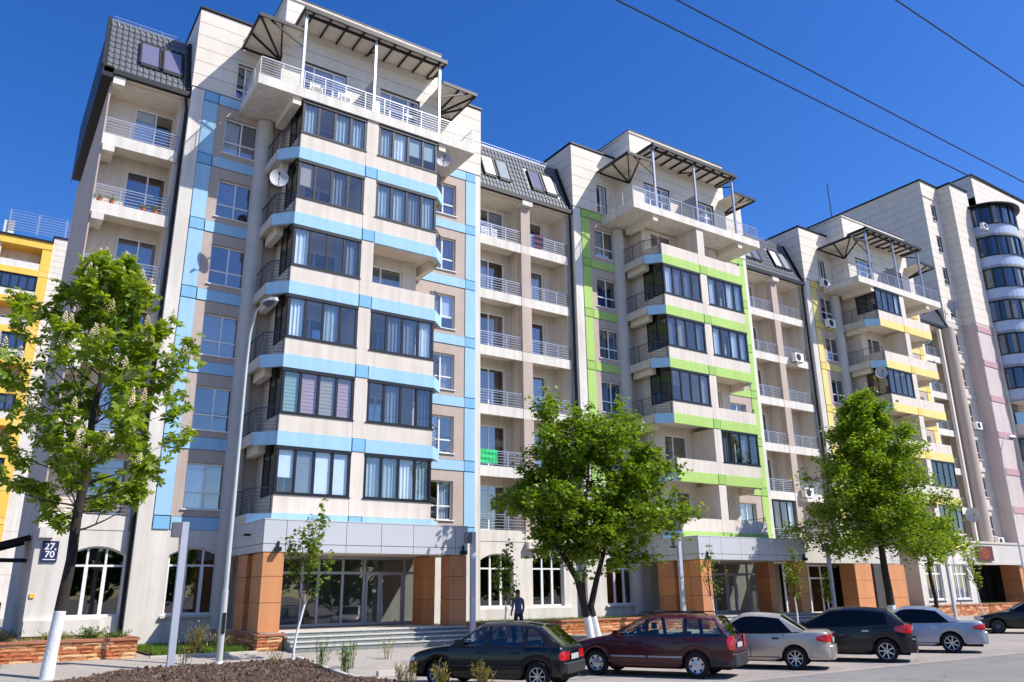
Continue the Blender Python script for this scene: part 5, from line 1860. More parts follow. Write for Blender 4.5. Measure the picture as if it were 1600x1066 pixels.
    for k in range(2, 11):
        z = ZK(3)+3.0*(k-1)
        b = MB()
        open_ = k == 4
        MB().prism(arc, z-0.15, z+0.05, m_soffit).build('balcony_slab', T)
        for i in range(n):
            b.face([(*arc[i], z-0.2), (*arc[i+1], z-0.2), (*arc[i+1], z+0.95), (*arc[i], z+0.95)], m_bluep if k not in (3, 4) else m_cream)
        b.build('balcony_front', T, smooth=True)
        if not open_:
            g = MB(); f = MB()
            for i in range(n):
                g.face([(*arc[i], z+0.98), (*arc[i+1], z+0.98), (*arc[i+1], z+2.72), (*arc[i], z+2.72)], m_farg)
            for i in range(0, n+1, 2):
                x, y = arc[i]; dx, dy = (x-cx)/rx, (y-cy)/ry
                f.bar((x+dx*.02, y+dy*.02, z+0.98), (x+dx*.02, y+dy*.02, z+2.75), 0.16, 0.12, m_anth)
            for i in range(n):
                f.bar((*arc[i], z+0.97), (*arc[i+1], z+0.97), 0.16, 0.09, m_anth); f.bar((*arc[i], z+2.74), (*arc[i+1], z+2.74), 0.16, 0.12, m_anth)
            w = f.build('curved_window', T)
            for i in range(0, n, 2):
                g = MB()
                for q in (i, i+1):
                    g.face([(*arc[q], z+1.0), (*arc[q+1], z+1.0), (*arc[q+1], z+2.7), (*arc[q], z+2.7)], rs.choice([m_farg, m_farg, CURT[3], m_farg2]))
                g.build('pane', w)
        else:
            MB().box(71.6, 76, 1.82, 1.88, z+0.1, z+2.2, m_farg).build('window', T)
    cb = MB(); arc2 = [(cx+(rx+.5)*cos(pi+pi*i/n), cy+(ry+.5)*sin(pi+pi*i/n)) for i in range(n+1)]
    z = ZK(3)+3.0*9+2.85
    bb = len(cb.v)
    for i in range(n):
        cb.face([(*arc2[i], z), (*arc2[i+1], z), (cx, cy, z+0.9)], m_black)
    cb.prism(arc2, z-0.12, z, m_black)
    cb.build('balcony_roof', T)
    for x in (77.6, 80.5):
        for k in range(2, 11):
            z = ZK(3)+3.0*(k-1)
            window(T, x, x+1.6, z+0.9, z+2.5, 1.83, 2, 0.35, glass=m_farg, fw=0.09, curt=0)
    # ground floor canopy and shops
    c = MB(); c.box(57.0, 84, 0.0, 3.0, 3.55, 5.0, m_grey); c.box(56.95, 84, -0.06, 0.0, 3.5, 3.65, m_conc); c.box(56.95, 84, -0.06, 0.0, 4.9, 5.05, m_conc); c.build('shop_canopy', T)
    for (a, b) in ((63.4, 66.2), (69.5, 72), (77, 80)):
        MB().box(a+.02, b-.02, 0.12, 1.4, 0.3, 3.5, m_groove).build('pier_core', T)
        zz = [0.3, 1.4, 2.45, 3.5]
        for i in range(3): MB().box(a, b, 0.1, 1.42, zz[i]+.01, zz[i+1]-.01, m_orange).build('pier_panel', T)
    s = MB(); s.box(57, 84, 2.4, 2.5, 0.3, 3.5, m_dark)
    for x in np.arange(57.6, 84, 1.3): s.box(x, x+0.08, 2.3, 2.4, 0.3, 3.5, m_anth)
    s.build('shop_window', T)
    MB().cyl((64.8, 2.8), 0.58, 5.02, 22.35, m_taupe, 32).build('round_column', T, smooth=True)
    MB().box(63.75, 64.0, 2.85, 3.09, 4.9, 22.3, m_white).build('pilaster', T)
    MB().box(70.96, 72.59, 2.62, 17.9, top-1.6, top-.12, m_clad).build('recess_parapet', T)
    # chimney mast
    MB().tube([(65.6, 12, top), (65.6, 12, top+4)], 0.05, m_black, 6).build('mast', T)
m_bluep = mat('blue_panel', (172, 188, 214), 0.5, 0.04, 0.6)
pink()

# ------------------------------------------------------------------ ochre building beyond the left gable
def ochre():
    Yf = 58.0; top = 36.3; f = 1.26
    T = thing('ochre_building', 'white apartment block with ochre yellow bands and roof railing behind the left gable', 'apartment building', (1, Yf, 0.3))
    xl, xp, xm, xr = -1.75, 2.0, 2.85, 6.4
    wb = MB()
    wb.box(xl, xm, Yf+1.8, Yf+14, 0, top-0.3, m_cream)
    wb.box(xm, xr, Yf+0.05, Yf+14, 0, top+0.6, m_groove)
    wb.box(xl, xl+0.3, Yf+0.1, Yf+1.8, 0, top-0.4, m_cream)
    wb.build('wall', T)
    courses(T, 'cladding_board', 'y', Yf+0.05, xm, xr, 19.5, top+0.65, 0.62)
    courses(T, 'cladding_board', 'y', Yf+0.05, xm, xr, 0.3, 19.3, 4.0, m=m_white)
    MB().box(xm-0.1, xr+0.1, Yf-0.1, Yf+14, top+0.66, top+0.8, m_anth).build('roof_edge', T)
    MB().box(xl-0.1, xm, Yf-0.35, Yf+14, top-0.1, top+0.1, m_anth).build('roof_slab', T)
    k = 0; z = top-0.85
    while z > 1:
        MB().box(xl, xp-0.01 if k else xm, Yf-0.20-(0.02 if k == 0 else 0), Yf+1.8, z, z+0.62+(.12 if k == 0 else 0), m_ochre).build('floor_band', T)
        MB().box(xp+0.01, xm-0.01, Yf-0.16, Yf+1.6, z+0.63, z+2.98, m_ochre).build('corner_pilaster', T) if k else None
        MB().box(xp, xm, Yf-0.18, Yf+1.6, z+0.02, z+0.60, m_yellow2).build('corner_block', T) if k else None
        MB().box(xl, xp-0.02, Yf-0.14, Yf+0.02, z-3.0+0.63, z-3.0+1.35, m_white).build('parapet', T)
        if k % 2 == 1 or k > 6:
            window(T, xl+0.05, xp-0.05, z-3.0+1.37, z-0.02, Yf-0.08, 5, None, fm=m_anth, glass=m_farg, fw=0.16, curt=0, name='glazed_balcony_window')
        else:
            window(T, -0.6, 1.4, z-3.0+0.8, z-0.8, Yf+1.7, 2, None, glass=m_farg, fw=0.12, curt=0)
        z -= 3.0; k += 1
    railing(T, [(-1.2, Yf+10), (-1.2, Yf+0.1), (6.2, Yf+0.1)], top+0.5, 2.3, None, 7, 2.6, 0.03, 0.06, name='roof_railing')
    MB().box(-1.6, -0.7, Yf+0.2, Yf+0.5, top+0.1, top+1.6, m_white).build('vent_stack', T)
ochre()

# ------------------------------------------------------------------ planters
def planter(name, label, path, z1, seed, inner, single):
    T = thing(name, label, 'planter', (*path[0], 0.3))
    stone_wall(T, path, 0.2, z1, 0.28, seed, single=single, length=(0.25, 0.7))
    MB().face([(x, y, z1-0.1) for x, y in inner], m_earth)
    q = MB(); q.face([(x, y, z1-0.08) for x, y in inner], m_earth); q.build('soil', T)
    return T
planter('stone_planter', 'long planter wall of orange split stone before the left white wall', [(-4.5, -2.0), (4.75, -2.0), (4.75, 0.6)], 0.84, 5, [(-4.5, -1.8), (4.6, -1.8), (4.6, 3.05), (-4.5, 3.05)], True)
planter('stone_planter', 'brown stone planter with grass behind the dark hatchback', [(17.3, -1.0), (28.4, -1.0)], 0.86, 9, [(17.3, -.8), (28.4, -.8), (28.4, 3.0), (17.3, 3.0)], True)
planter('stone_planter', 'far brown stone planter before the yellow tower', [(49.5, -1.2), (62.5, -1.2)], 0.95, 13, [(49.5, -1.0), (62.5, -1.0), (62.5, 3.0), (49.5, 3)], False)
grass_patch('grass', 17.4, 28.3, -0.7, 2.9, lambda x, y: 0.78, 9000, 0.16, 4)
grass_patch('grass', 49.6, 62.4, -0.9, 2.5, lambda x, y: 0.86, 5000, 0.18, 6)
# lawn beside the portico
lw = MB(); lw.face([(5.2, -1.4, 0.40), (8.1, -2.35, 0.38), (8.1, 2.6, 0.38), (5.2, 2.6, 0.40)], m_earth); lw.build('lawn_soil', kind='structure')
grass_patch('grass', 5.3, 8.05, -2.0, 2.5, lambda x, y: 0.37, 15000, 0.17, 8)
MB().box(5.08, 8.2, -2.45, -2.3, 0.2, 0.40, m_conc).build('lawn_edging', kind='structure')
grass_patch('grass', -4.3, 4.5, -1.7, 2.9, lambda x, y: 0.74, 5000, 0.14, 12, m_dry)
SOIL_Z = 0.76
for i, (x, y, h, n, lm, nm, txt) in enumerate([
    (0.2, -1.0, 0.62, 50, m_grass, 'bush', 'low dark green bush at the left end of the orange stone planter'),
    (1.3, -1.1, 0.45, 40, m_dry, 'bush', 'rusty yellow low bush in the planter by the gable corner'),
    (2.6, -1.1, 0.42, 40, m_dry, 'bush', 'yellowish shrub in the planter just right of the white trunk base'),
    (3.6, -1.0, 0.5, 46, m_grass, 'bush', 'reddish green shrub in the planter under the arched window'),
    (4.3, -0.9, 0.36, 40, m_grass, 'bush', 'small green shrub at the right end of the orange planter')]):
    weed((x, y, SOIL_Z), h, txt, 40+i, lm, n, 16, 0.55, nm, 'bush', None) if False else None
    o = weed((x, y, SOIL_Z), h, txt, 40+i, lm, n, 16, 0.55, nm, 'bush', 'shrubs in the left planter')
weed((6.5, -1.9, .4), 0.95, 'tall dry grass tuft on the lawn between grey post and street lamp', 60, m_dry, 70, 5, 0.55, 'grass_tuft', 'grass tuft', None)
weed((7.3, -1.3, .4), 0.7, 'yellow green grass tuft behind the street lamp foot', 61, m_dry, 50, 5, 0.5, 'grass_tuft', 'grass tuft', None)

# ------------------------------------------------------------------ street furniture
def light_post(x, y, h, label):
    z = gz(y)
    T = thing('light_post', label, 'light post', (x, y, z), 'square grey light posts')
    MB().box(x-0.09, x+0.09, y-0.07, y+0.07, z, z+h, m_postg).build('post', T)
    q = MB(); q.box(x-0.34, x-0.0901, y-0.10, y+0.10, z+h-0.42, z+h-0.02, m_postd); q.build('lamp_box', T)
    MB().box(x-0.16, x+0.12, y-0.12, y+0.12, z-0.02, z+0.03, m_conc).build('base_plate', T)
m_postg = mat('post_grey', (172, 176, 188), 0.5, 0.04, 2)
m_postd = mat('post_lamp_grey', (96, 98, 108), 0.5, 0.05, 2)
light_post(5.1, -5.05, 3.85, 'square grey light post standing in front of the second arched window')
light_post(15.75, -2.95, 3.9, 'square grey light post right of the blue tower portico')
light_post(26.35, -3.0, 4.05, 'square grey light post behind the dark red station wagon')
light_post(36.95, -3.0, 3.95, 'square grey light post between the green tower portico and the tall linden')
light_post(48.1, -3.0, 3.8, 'dark grey light post behind the pale blue sedan')

def street_lamp(x, y, H, label, arm, az):
    ax_, ay_ = cos(az), sin(az)
    z = gz(y)
    T = thing('street_lamp', label, 'street lamp', (x, y, z), 'tall street lamps')
    mb = MB()
    P = [(x, y, z), (x, y, z+2), (x, y, z+2.01), (x, y, z+H*0.8), (x+arm*0.08*ax_, y+arm*.08*ay_, z+H*0.90), (x+arm*0.45*ax_, y+arm*.45*ay_, z+H*0.965), (x+arm*ax_, y+arm*ay_, z+H*0.985)]
    mb.tube(P, [0.088, 0.082, 0.066, 0.046, 0.038, 0.032, 0.028], m_pole, 14)
    mb.build('pole', T, smooth=True)
    MB().cyl((x, y), 0.2, z-0.02, z+0.12, m_pole, 16, 0.12).build('base', T, smooth=True)
    MB().box(x-0.045, x+0.05, y-0.105, y-0.085, z+0.85, z+1.4, m_black).build('service_hatch', T)
    hz = z+H*0.985
    def Q(a, b, c): return (x+(arm+a)*ax_-b*ay_, y+(arm+a)*ay_+b*ax_, hz+c)
    q = MB()
    pts = [(-0.05, 0.04, 0.0), (0.12, 0.12, 0.03), (0.4, 0.15, 0.04), (0.6, 0.08, 0.02)]
    for (x0, w0, t0), (x1, w1, t1) in zip(pts[:-1], pts[1:]):
        q.face([Q(x0, -w0, 0), Q(x1, -w1, 0), Q(x1, -w1*.6, .08+t1), Q(x0, -w0*.6, .08+t0)], m_pole)
        q.face([Q(x0, w0, 0), Q(x1, w1, 0), Q(x1, w1*.6, .08+t1), Q(x0, w0*.6, .08+t0)], m_pole)
        q.face([Q(x0, -w0*.6, .08+t0), Q(x1, -w1*.6, .08+t1), Q(x1, w1*.6, .08+t1), Q(x0, w0*.6, .08+t0)], m_pole)
        q.face([Q(x0, -w0, 0), Q(x0, w0, 0), Q(x1, w1, 0), Q(x1, -w1, 0)], m_pole)
    q.face([Q(.6, -.08, 0), Q(.6, .08, 0), Q(.6, .05, .10), Q(.6, -.05, .10)], m_pole)
    q.build('lamp_housing', T)
    q = MB(); q.tube([Q(.1, 0, -.02), Q(.28, 0, -.07), Q(.48, 0, -.02)], [.07, .11, .06], m_postd, 12); q.build('lamp_bowl', T, smooth=True)
m_pole = mat('galvanised_pole', (206, 206, 202), 0.4, 0.05, 3, metal=0.3)
street_lamp(6.42, -4.85, 10.75, 'tall pale street lamp in front of the blue tower, its head over the left windows', 0.45, radians(-62))
street_lamp(57.2, -3.0, 11.6, 'distant tall street lamp before the tall pink building', 0.9, radians(-20))

# overhead cables
def cable(label, P, sag, r=0.014):
    a, b = Vector(P[0]), Vector(P[1]); mb = MB(); n = 30
    mb.tube([a.lerp(b, i/n)-Vector((0, 0, sag*4*(i/n)*(1-i/n))) for i in range(n+1)], r, m_black, 6)
    o = mb.build('overhead_cable'); tag(o, label, 'cable', 'overhead cables')
cable('lower of the two overhead cables that cross above the middle tower', [(-8, -22, 10.3), (60, -22, 11.4)], 0.35)
cable('upper of the two overhead cables crossing the sky on the right', [(-8, -22, 10.88), (60, -22, 12.05)], 0.35)
cable('overhead cable cutting the top right corner of the sky', [(-4, -22, 14.2), (70, -22, 14.5)], 0.2, 0.017)

def dish(x, y, z, r, az, label, wall=None):
    T = thing('satellite_dish', label, 'satellite dish', (x, y, z), 'satellite dishes')
    d = (Vector((0, -CAM_D, CAM_H))-Vector((x, y, z))).normalized(); d = (Vector((d.x, d.y, d.z*0.1))+Vector((cos(az), sin(az), 0.12))*0.35).normalized()
    u = d.cross(Vector((0, 0, 1))).normalized(); v = u.cross(d)
    c = Vector((x, y, z)); mb = MB(); n, m = 24, 5
    def P(i, k, off=0):
        a = 2*pi*i/n; rr = r*k/m
        return c+u*cos(a)*rr*0.94+v*sin(a)*rr+d*(0.16*r*2*(k/m)**2*0.9)+d*off
    for i in range(n):
        for k in range(m):
            q = [P(i, k), P(i+1, k), P(i+1, k+1), P(i, k+1)]
            mb.face(q if k else [q[0], q[2], q[3]], m_dish)
    mb.build('reflector', T, smooth=True)
    q = MB(); f = c+d*r*1.1
    q.tube([c-v*r*0.9+d*0.2*r, f], 0.016, m_postd, 6); q.tube([c+d*.02, c-d*0.2, c-d*.2-Vector((0, 0, r*.7))], 0.03, m_postd, 6); q.build('arm', T)
    q = MB(); q.tube([f-d*0.06, f+d*0.06], [0.035, 0.05], m_black, 8); q.build('receiver', T)
m_dish = mat('dish_grey', (178, 178, 180), 0.6, 0.05, 2)
dish(8.45, 0.45, 18.4, 0.40, -1.9, 'white satellite dish at the left edge of the blue bay, below the terrace')
dish(15.95, 0.2, 21.5, 0.38, -1.5, 'white satellite dish right of the top glazed balcony of the blue tower')
dish(50.0, 0.3, 16.0, 0.42, -1.7, 'white satellite dish beside the glazed balcony of the yellow tower')
dish(66.0, 2.5, 24.6, 0.5, -1.8, 'satellite dish high on the corner of the tall pink building')
dish(62.8, 2.4, 7.2, 0.55, -1.8, 'satellite dish low on the round grey column beside the yellow tower')

def ac(x, y, z, label):
    T = thing('air_conditioner', label, 'air conditioner', (x, y, z), 'outdoor air conditioner units')
    MB().box(x-0.42, x+0.42, y-0.15, y+0.15, z, z+0.6, m_pvc).build('casing', T)
    q = MB(); n = 20
    for i in range(n):
        a, b = 2*pi*i/n, 2*pi*(i+1)/n
        for r0, r1 in ((0.22, 0.24), (0.14, 0.155), (0.05, 0.07)):
            q.face([(x-0.1+r0*cos(a), y-0.158, z+.3+r0*sin(a)), (x-0.1+r0*cos(b), y-0.158, z+.3+r0*sin(b)), (x-0.1+r1*cos(b), y-0.158, z+.3+r1*sin(b)), (x-0.1+r1*cos(a), y-0.158, z+.3+r1*sin(a))], m_postd)
    q.face([(x-0.1+0.22*cos(2*pi*i/n), y-0.153, z+.3+0.22*sin(2*pi*i/n)) for i in range(n)], m_black)
    q.build('fan_grille', T)
    q = MB(); q.bar((x-.3, y-.12, z-.02), (x-.3, y+.2, z-.02), .04, .04, m_black); q.bar((x+.3, y-.12, z-.02), (x+.3, y+.2, z-.02), .04, .04, m_black); q.build('bracket', T)
ac(44.6, 2.8, ZK(7)-0.35, 'air conditioner on a balcony railing of the wing left of the yellow tower, upper one')
ac(43.9, 2.8, ZK(4)-0.35, 'air conditioner on the lower balcony of the wing left of the yellow tower')
ac(48.2, 2.4, ZK(8)-0.4, 'air conditioner under the top left window of the yellow tower')
ac(48.2, 2.4, ZK(9)-0.4, 'air conditioner below the penthouse side window of the yellow tower')
ac(66.9, 2.75, ZK(3)+0.3+9, 'air conditioner on the front of the tall pink building, halfway up')
ac(66.9, 2.75, ZK(3)+0.2, 'air conditioner above the shop canopy of the tall pink building')
ac(70.9, 0.9, 32.2, 'air conditioner beside the top rounded balcony of the pink building')

# address sign
def text_mesh(body, size, loc, parent, m, name='lettering', w=0.006):
    cu = bpy.data.curves.new(name, 'FONT'); cu.body = body; cu.size = size; cu.extrude = w; cu.align_x = 'CENTER'; cu.offset = size*0.02
    o = bpy.data.objects.new(name, cu); COL.objects.link(o)
    dg = bpy.context.evaluated_depsgraph_get(); dg.update()
    me = bpy.data.meshes.new_from_object(o.evaluated_get(dg)); bpy.data.objects.remove(o)
    me.materials.clear(); me.materials.append(m)
    t = bpy.data.objects.new(name, me); COL.objects.link(t)
    g = ORG[parent]; t.parent = parent; t.location = (loc[0]-g[0], loc[1]-g[1], loc[2]-g[2]); t.rotation_euler = (pi/2, 0, 0)
sg = thing('address_sign', 'dark blue address plaque reading 27, 70 on the left white wall', 'sign', (2.5, 3.05, 3.6))
m_sign = mat('sign_navy', (34, 38, 84), 0.5, 0.03); m_signw = mat('sign_white', (226, 228, 236), 0.5, 0.0); m_signy = mat('sign_yellow', (236, 190, 60), 0.6, 0.03)
MB().box(2.27, 2.76, 3.04, 3.09, 3.23, 3.92, m_sign).build('plate', sg)
text_mesh('27,', 0.30, (2.52, 3.035, 3.64), sg, m_signw)
text_mesh('70', 0.30, (2.52, 3.035, 3.38), sg, m_signw)
q = MB(); q.box(2.33, 2.71, 3.034, 3.04, 3.29, 3.32, m_signw); q.build('sign_line', sg)
o = MB().box(2.13, 2.27, 3.06, 3.095, 2.06, 2.2, m_signy).build('wall_notice'); tag(o, 'small yellow notice plate on the left white wall', 'notice')
bs = thing('shop_sign', 'square brown sign with a red ring emblem on the far shop canopy', 'sign', (58.6, -0.1, 4.2))
m_brown = mat('sign_brown', (92, 44, 32), 0.6, 0.05); m_red = mat('sign_red', (176, 70, 40), 0.6, 0.05)
MB().box(57.55, 59.55, -0.16, -0.07, 3.75, 4.72, m_brown).build('plate', bs)
q = MB(); n = 20
for i in range(n):
    a, b = 2*pi*i/n, 2*pi*(i+1)/n
    for r0, r1 in ((0.26, 0.33), (0.08, 0.14)):
        q.face([(58.5+r0*cos(a)*1.4, -0.164, 4.24+r0*sin(a)), (58.5+r0*cos(b)*1.4, -0.164, 4.24+r0*sin(b)), (58.5+r1*cos(b)*1.4, -0.164, 4.24+r1*sin(b)), (58.5+r1*cos(a)*1.4, -0.164, 4.24+r1*sin(a))], m_red)
q.build('emblem', bs)

# entrance awning beside the gable
aw = thing('side_awning', 'dark steel awning on the gable wall at the far left', 'awning', (1.9, 6, 3.5))
q = MB(); q.bar((0.1, 4.9, 3.55), (2.0, 5.3, 4.15), 0.12, 0.2, m_anth); q.bar((0.1, 8.2, 3.55), (2.0, 8.2, 4.15), 0.12, 0.2, m_anth); q.bar((0.1, 4.9, 3.35), (2.0, 5.3, 3.35), 0.12, 0.14, m_anth); q.build('frame', aw)
q = MB(); q.face([(0.05, 4.8, 3.64), (2.0, 5.2, 4.26), (2.0, 8.3, 4.26), (0.05, 8.3, 3.64)], m_postg); q.face([(0.05, 4.8, 3.62), (0.05, 8.3, 3.62), (2.0, 8.3, 4.24), (2.0, 5.2, 4.24)], m_black); q.build('awning_roof', aw)
sr = thing('stair_rail', 'dark handrail of the side entrance stair below the awning', 'railing', (1.5, 5, 0.3))
railing(sr, [(0.6, 4.6), (1.6, 9.5)], 0.9, 1.0, m_anth, 3, 0.8, 0.02, 0.03, name='handrail')
MB().box(0.2, 1.9, 4.6, 9.6, 0.3, 0.9, m_stair).build('stair_block', sr)

# laundry and clutter on balconies
def cloth(x0, x1, z0, z1, y, m, label, cat='towel', n=14, stripes=None):
    mb = MB()
    for i in range(n):
        for k in range(5):
            xa, xb = x0+(x1-x0)*i/n, x0+(x1-x0)*(i+1)/n; za, zb = z0+(z1-z0)*k/5, z0+(z1-z0)*(k+1)/5
            f = lambda x, z: y-0.015-0.012*sin(x*31)-0.01*sin(z*17+x*5)
            mb.face([(xa, f(xa, za), za), (xb, f(xb, za), za), (xb, f(xb, zb), zb), (xa, f(xa, zb), zb)], (stripes if stripes and k % 2 else m))
    o = mb.build('laundry', smooth=True); tag(o, label, cat, None)
m_mint = mat('mint_green_cloth', (66, 200, 128), 0.9, 0.06, 8); m_mint2 = mat('mint_green_dark', (44, 170, 104), 0.9, 0.06, 8); m_clw = mat('white_cloth', (224, 224, 226), 0.9, 0.05, 8); m_cld = mat('dark_cloth', (44, 46, 62), 0.9, 0.06, 8)
m_clr = mat('plum_cloth', (104, 70, 92), 0.9, 0.06, 8); m_clt = mat('sand_cloth', (196, 178, 150), 0.9, 0.08, 14)
zr = ZK(4)+0.69
cloth(19.75, 20.75, zr-0.62, zr+0.04, 3.10, m_mint, 'mint green striped blanket hanging on a balcony rail between the towers', 'blanket', stripes=m_mint2)
cloth(19.9, 20.9, ZK(8)+0.0, ZK(8)+0.5, 3.2, m_clw, 'white laundry on the top left balcony between the towers', 'laundry')
cloth(23.2, 23.8, ZK(8)+0.0, ZK(8)+0.78, 3.06, m_clr, 'plum and dark clothes hung on the top right balcony between the towers', 'laundry', stripes=m_cld)
cloth(3.35, 3.95, ZK(3)+0.1, ZK(3)+0.5, 3.2, m_cld, 'dark clothes drying on the lowest balcony at the left end', 'laundry')
cloth(3.98, 4.5, ZK(3)+0.1, ZK(3)+0.62, 3.2, m_clt, 'sand coloured clothes drying on the lowest balcony at the left end', 'laundry')
def flowerpot(x, y, z, label, m):
    T = thing('flowerpot', label, 'flowerpot', (x, y, z), 'pots on the second balcony from the top at left')
    MB().cyl((x, y), 0.07, z, z+0.14, m, 10, 0.1).build('pot', T, smooth=True)
    r = random.Random(int(x*100)); pos = [(x+r.gauss(0, .09), y+r.gauss(0, .07), z+0.16+abs(r.gauss(0, .08))) for i in range(60)]
    scatter_leaves(pos, 0, 0.07, r, m_leafy, 'plant', T, seed=int(x*10))
m_terra = mat('terracotta', (190, 96, 60), 0.8, 0.06)
for i, x in enumerate((2.3, 2.75, 3.9, 4.35)):
    flowerpot(x, 3.16, ZK(7)-0.05, ['orange pot leftmost on the upper left balcony', 'second flowerpot from left on the upper left balcony', 'third flowerpot from left on the upper left balcony', 'rightmost flowerpot on the upper left balcony'][i], m_terra)
def plastic_chair(x, y, z, label):
    T = thing('terrace_chair', label, 'chair', (x, y, z), 'white chairs on the blue terrace')
    MB().box(x-.24, x+.24, y-.22, y+.22, z+.40, z+.44, m_pvc).build('seat', T)
    for i in range(4): MB().box(x-.23+i*.125, x-.14+i*.125, y+.2, y+.23, z+.44, z+.85, m_pvc).build('back_slat', T)
    for (a, b) in ((-.21, -.19), (.21, -.19), (-.21, .19), (.21, .19)): MB().box(x+a-.02, x+a+.02, y+b-.02, y+b+.02, z, z+.4, m_pvc).build('leg', T)
plastic_chair(9.7, 0.35, 22.67, 'white chair behind the terrace railing of the blue tower, left one')
plastic_chair(11.0, 0.35, 22.67, 'white chair behind the terrace railing of the blue tower, right one')

# ------------------------------------------------------------------ trees
chestnut((2.22, -5.2, gz(-5.2)), 11.3, 'flowering horse chestnut with limewashed trunk foot at the left')
# two-stemmed maple
bz = gz(-4.6)
S1 = ([(19.9, -4.6, bz-.1), (19.75, -4.6, bz+0.8), (19.55, -4.6, bz+1.5), (19.35, -4.55, bz+2.3), (18.7, -4.5, bz+3.2), (18.0, -4.4, bz+4.1), (17.7, -4.4, bz+5.0)], [0.165, 0.145, 0.13, 0.12, 0.095, 0.075, 0.04])
S2 = ([(20.35, -4.5, bz-.1), (20.15, -4.5, bz+0.7), (20.0, -4.5, bz+1.3), (20.35, -4.45, bz+2.2), (20.8, -4.4, bz+3.2), (21.5, -4.3, bz+4.4), (21.9, -4.3, bz+5.6)], [0.15, 0.135, 0.125, 0.11, 0.085, 0.06, 0.035])
S3 = ([(19.4, -4.55, bz+2.2), (19.8, -4.5, bz+3.3), (19.9, -4.4, bz+4.5), (20.2, -4.4, bz+6.0), (20.3, -4.4, bz+7.6)], [0.11, 0.09, 0.07, 0.05, 0.03])
round_tree('maple_tree', (20.1, -4.55, bz), [S1, S2, S3], (20.45, -4.4, 5.95), (3.95, 3.2, 3.3), 38000, 0.165, m_leaf2, 'round leafy maple with two limewashed stems behind the station wagon', 1.05, 21, lumps=34)
# linden with pointed crown
def linden(loc, H, R, label, seed, n=30000, name='linden_tree', white=1.15):
    T = thing(name, label, 'tree', loc)
    r = random.Random(seed); x, y, z = loc
    path = [(x+0.06*sin(i*1.3), y, z-0.1+H*0.93*i/12) for i in range(13)]; rads = [0.2*(1-0.93*i/12)+0.015 for i in range(13)]
    trunk_mesh(T, path, rads, white)
    out = []; pos = []
    for i in range(64):
        t = (i+.5)/64; h = H*(0.33+0.66*t)
        az = i*2.39996+r.uniform(-.2, .2)
        reach = R*(1.05-t)**0.70*r.uniform(0.60, 1.08)*(0.82 if t < 0.08 else 1)
        p0 = Vector((x, y, z+h))
        e = p0+Vector((cos(az)*reach, sin(az)*reach, reach*(0.10+0.25*t)-0.22*reach*(1-t)))
        mid = p0.lerp(e, .5)+Vector((0, 0, reach*.10))
        out.append(([p0, p0.lerp(mid, .5)+Vector((0, 0, .05)), mid, e], [0.05*(1.15-t), 0.035*(1.15-t), 0.022, 0.006]))
        ns = int(10+14*reach/R)
        for k in range(ns):
            q = r.uniform(0.2, 1.0)
            c = p0.lerp(mid, q*2) if q < .5 else mid.lerp(e, q*2-1)
            s = Vector((r.gauss(0, 1), r.gauss(0, 1), r.gauss(-.15, .6))).normalized()*reach*r.uniform(.14, .34)
            out.append(([c, c+s*.5+Vector((0, 0, .03)), c+s-Vector((0, 0, .05))], [0.012, 0.008, 0.004]))
            nn = int(n/(64*17))
            for _ in range(nn):
                w = r.uniform(.1, 1.1)
                pos.append(tuple(c+s*w+Vector((r.gauss(0, .17), r.gauss(0, .17), r.gauss(-.06, .19)))))
    for _ in range(500):
        pos.append((x+r.gauss(0, .16), y+r.gauss(0, .16), z+H*r.uniform(.9, 1.01)))
    branches(T, out, m_bark, n=5)
    scatter_leaves(pos, 0, 0.155, r, m_leaf3, 'crown', T, seed=seed)
linden((38.6, -5.0, gz(-5)), 11.6, 4.6, 'tall linden with pointed crown in front of the yellow tower', 8, 50000)
round_tree('small_tree', (42.7, -5.0, gz(-5)), [([(42.7, -5, 0), (42.75, -5, 1.5), (42.6, -5, 2.6), (42.7, -5, 3.8)], [.12, .1, .09, .05])], (42.6, -5, 4.7), (2.1, 1.9, 1.7), 13000, 0.16, m_leaf3, 'small rounded tree right of the tall linden', 1.0, 31, lumps=14)
sapling((8.45, -5.0, gz(-5)+.03), 4.4, 1.05, 'young sapling with leaning limewashed stem in the mulch bed before the portico', 3, 1.9, (0.42, 0), 900, m_leafy)
sapling((17.1, -3.0, gz(-3)), 4.0, 0.6, 'young sapling beside the pedestrian, left of the maple', 4, 1.5, (0.05, 0), 520, m_leaf2)
sapling((27.2, -4.0, gz(-4)), 4.0, 0.8, 'thin sapling with sparse yellow leaves before the green tower column', 5, 1.6, (-0.25, 0), 170, m_leafy)
sapling((32.6, -4.0, gz(-4)), 4.2, 0.6, 'sapling with small yellowish leaves before the right green tower column', 6, 1.5, (0.1, 0), 420, m_leafy)
sapling((36.0, -3.4, gz(-3)), 3.2, 0.4, 'slim sapling beside the grey light post left of the linden', 7, 1.3, (-0.1, 0), 220, m_leaf3)
sapling((50.9, -3.2, gz(-3.2)), 5.0, 0.8, 'sapling with drooping leaves before the far shop windows', 9, 2.0, (-0.7, 0), 520, m_leaf2)
# trees across the street, behind the camera, mirrored in the shop windows
def far_trees():
    r = random.Random(77); pos = []
    for i in range(44):
        cx, cy, cz = -40+i*3.4+r.uniform(-1.5, 1.5), -52+r.uniform(-3, 3), 3.8+r.uniform(-.5, 2)
        for k in range(900):
            d = Vector((r.gauss(0, 1), r.gauss(0, 1), r.gauss(0, 1))).normalized()*r.uniform(.5, 1)
            pos.append((cx+d.x*3.2, cy+d.y*2.6, cz+d.z*3.6))
    scatter_leaves(pos, 0, 0.75, r, m_leaf2, 'woods', None, seed=5, kind='stuff')
far_trees()
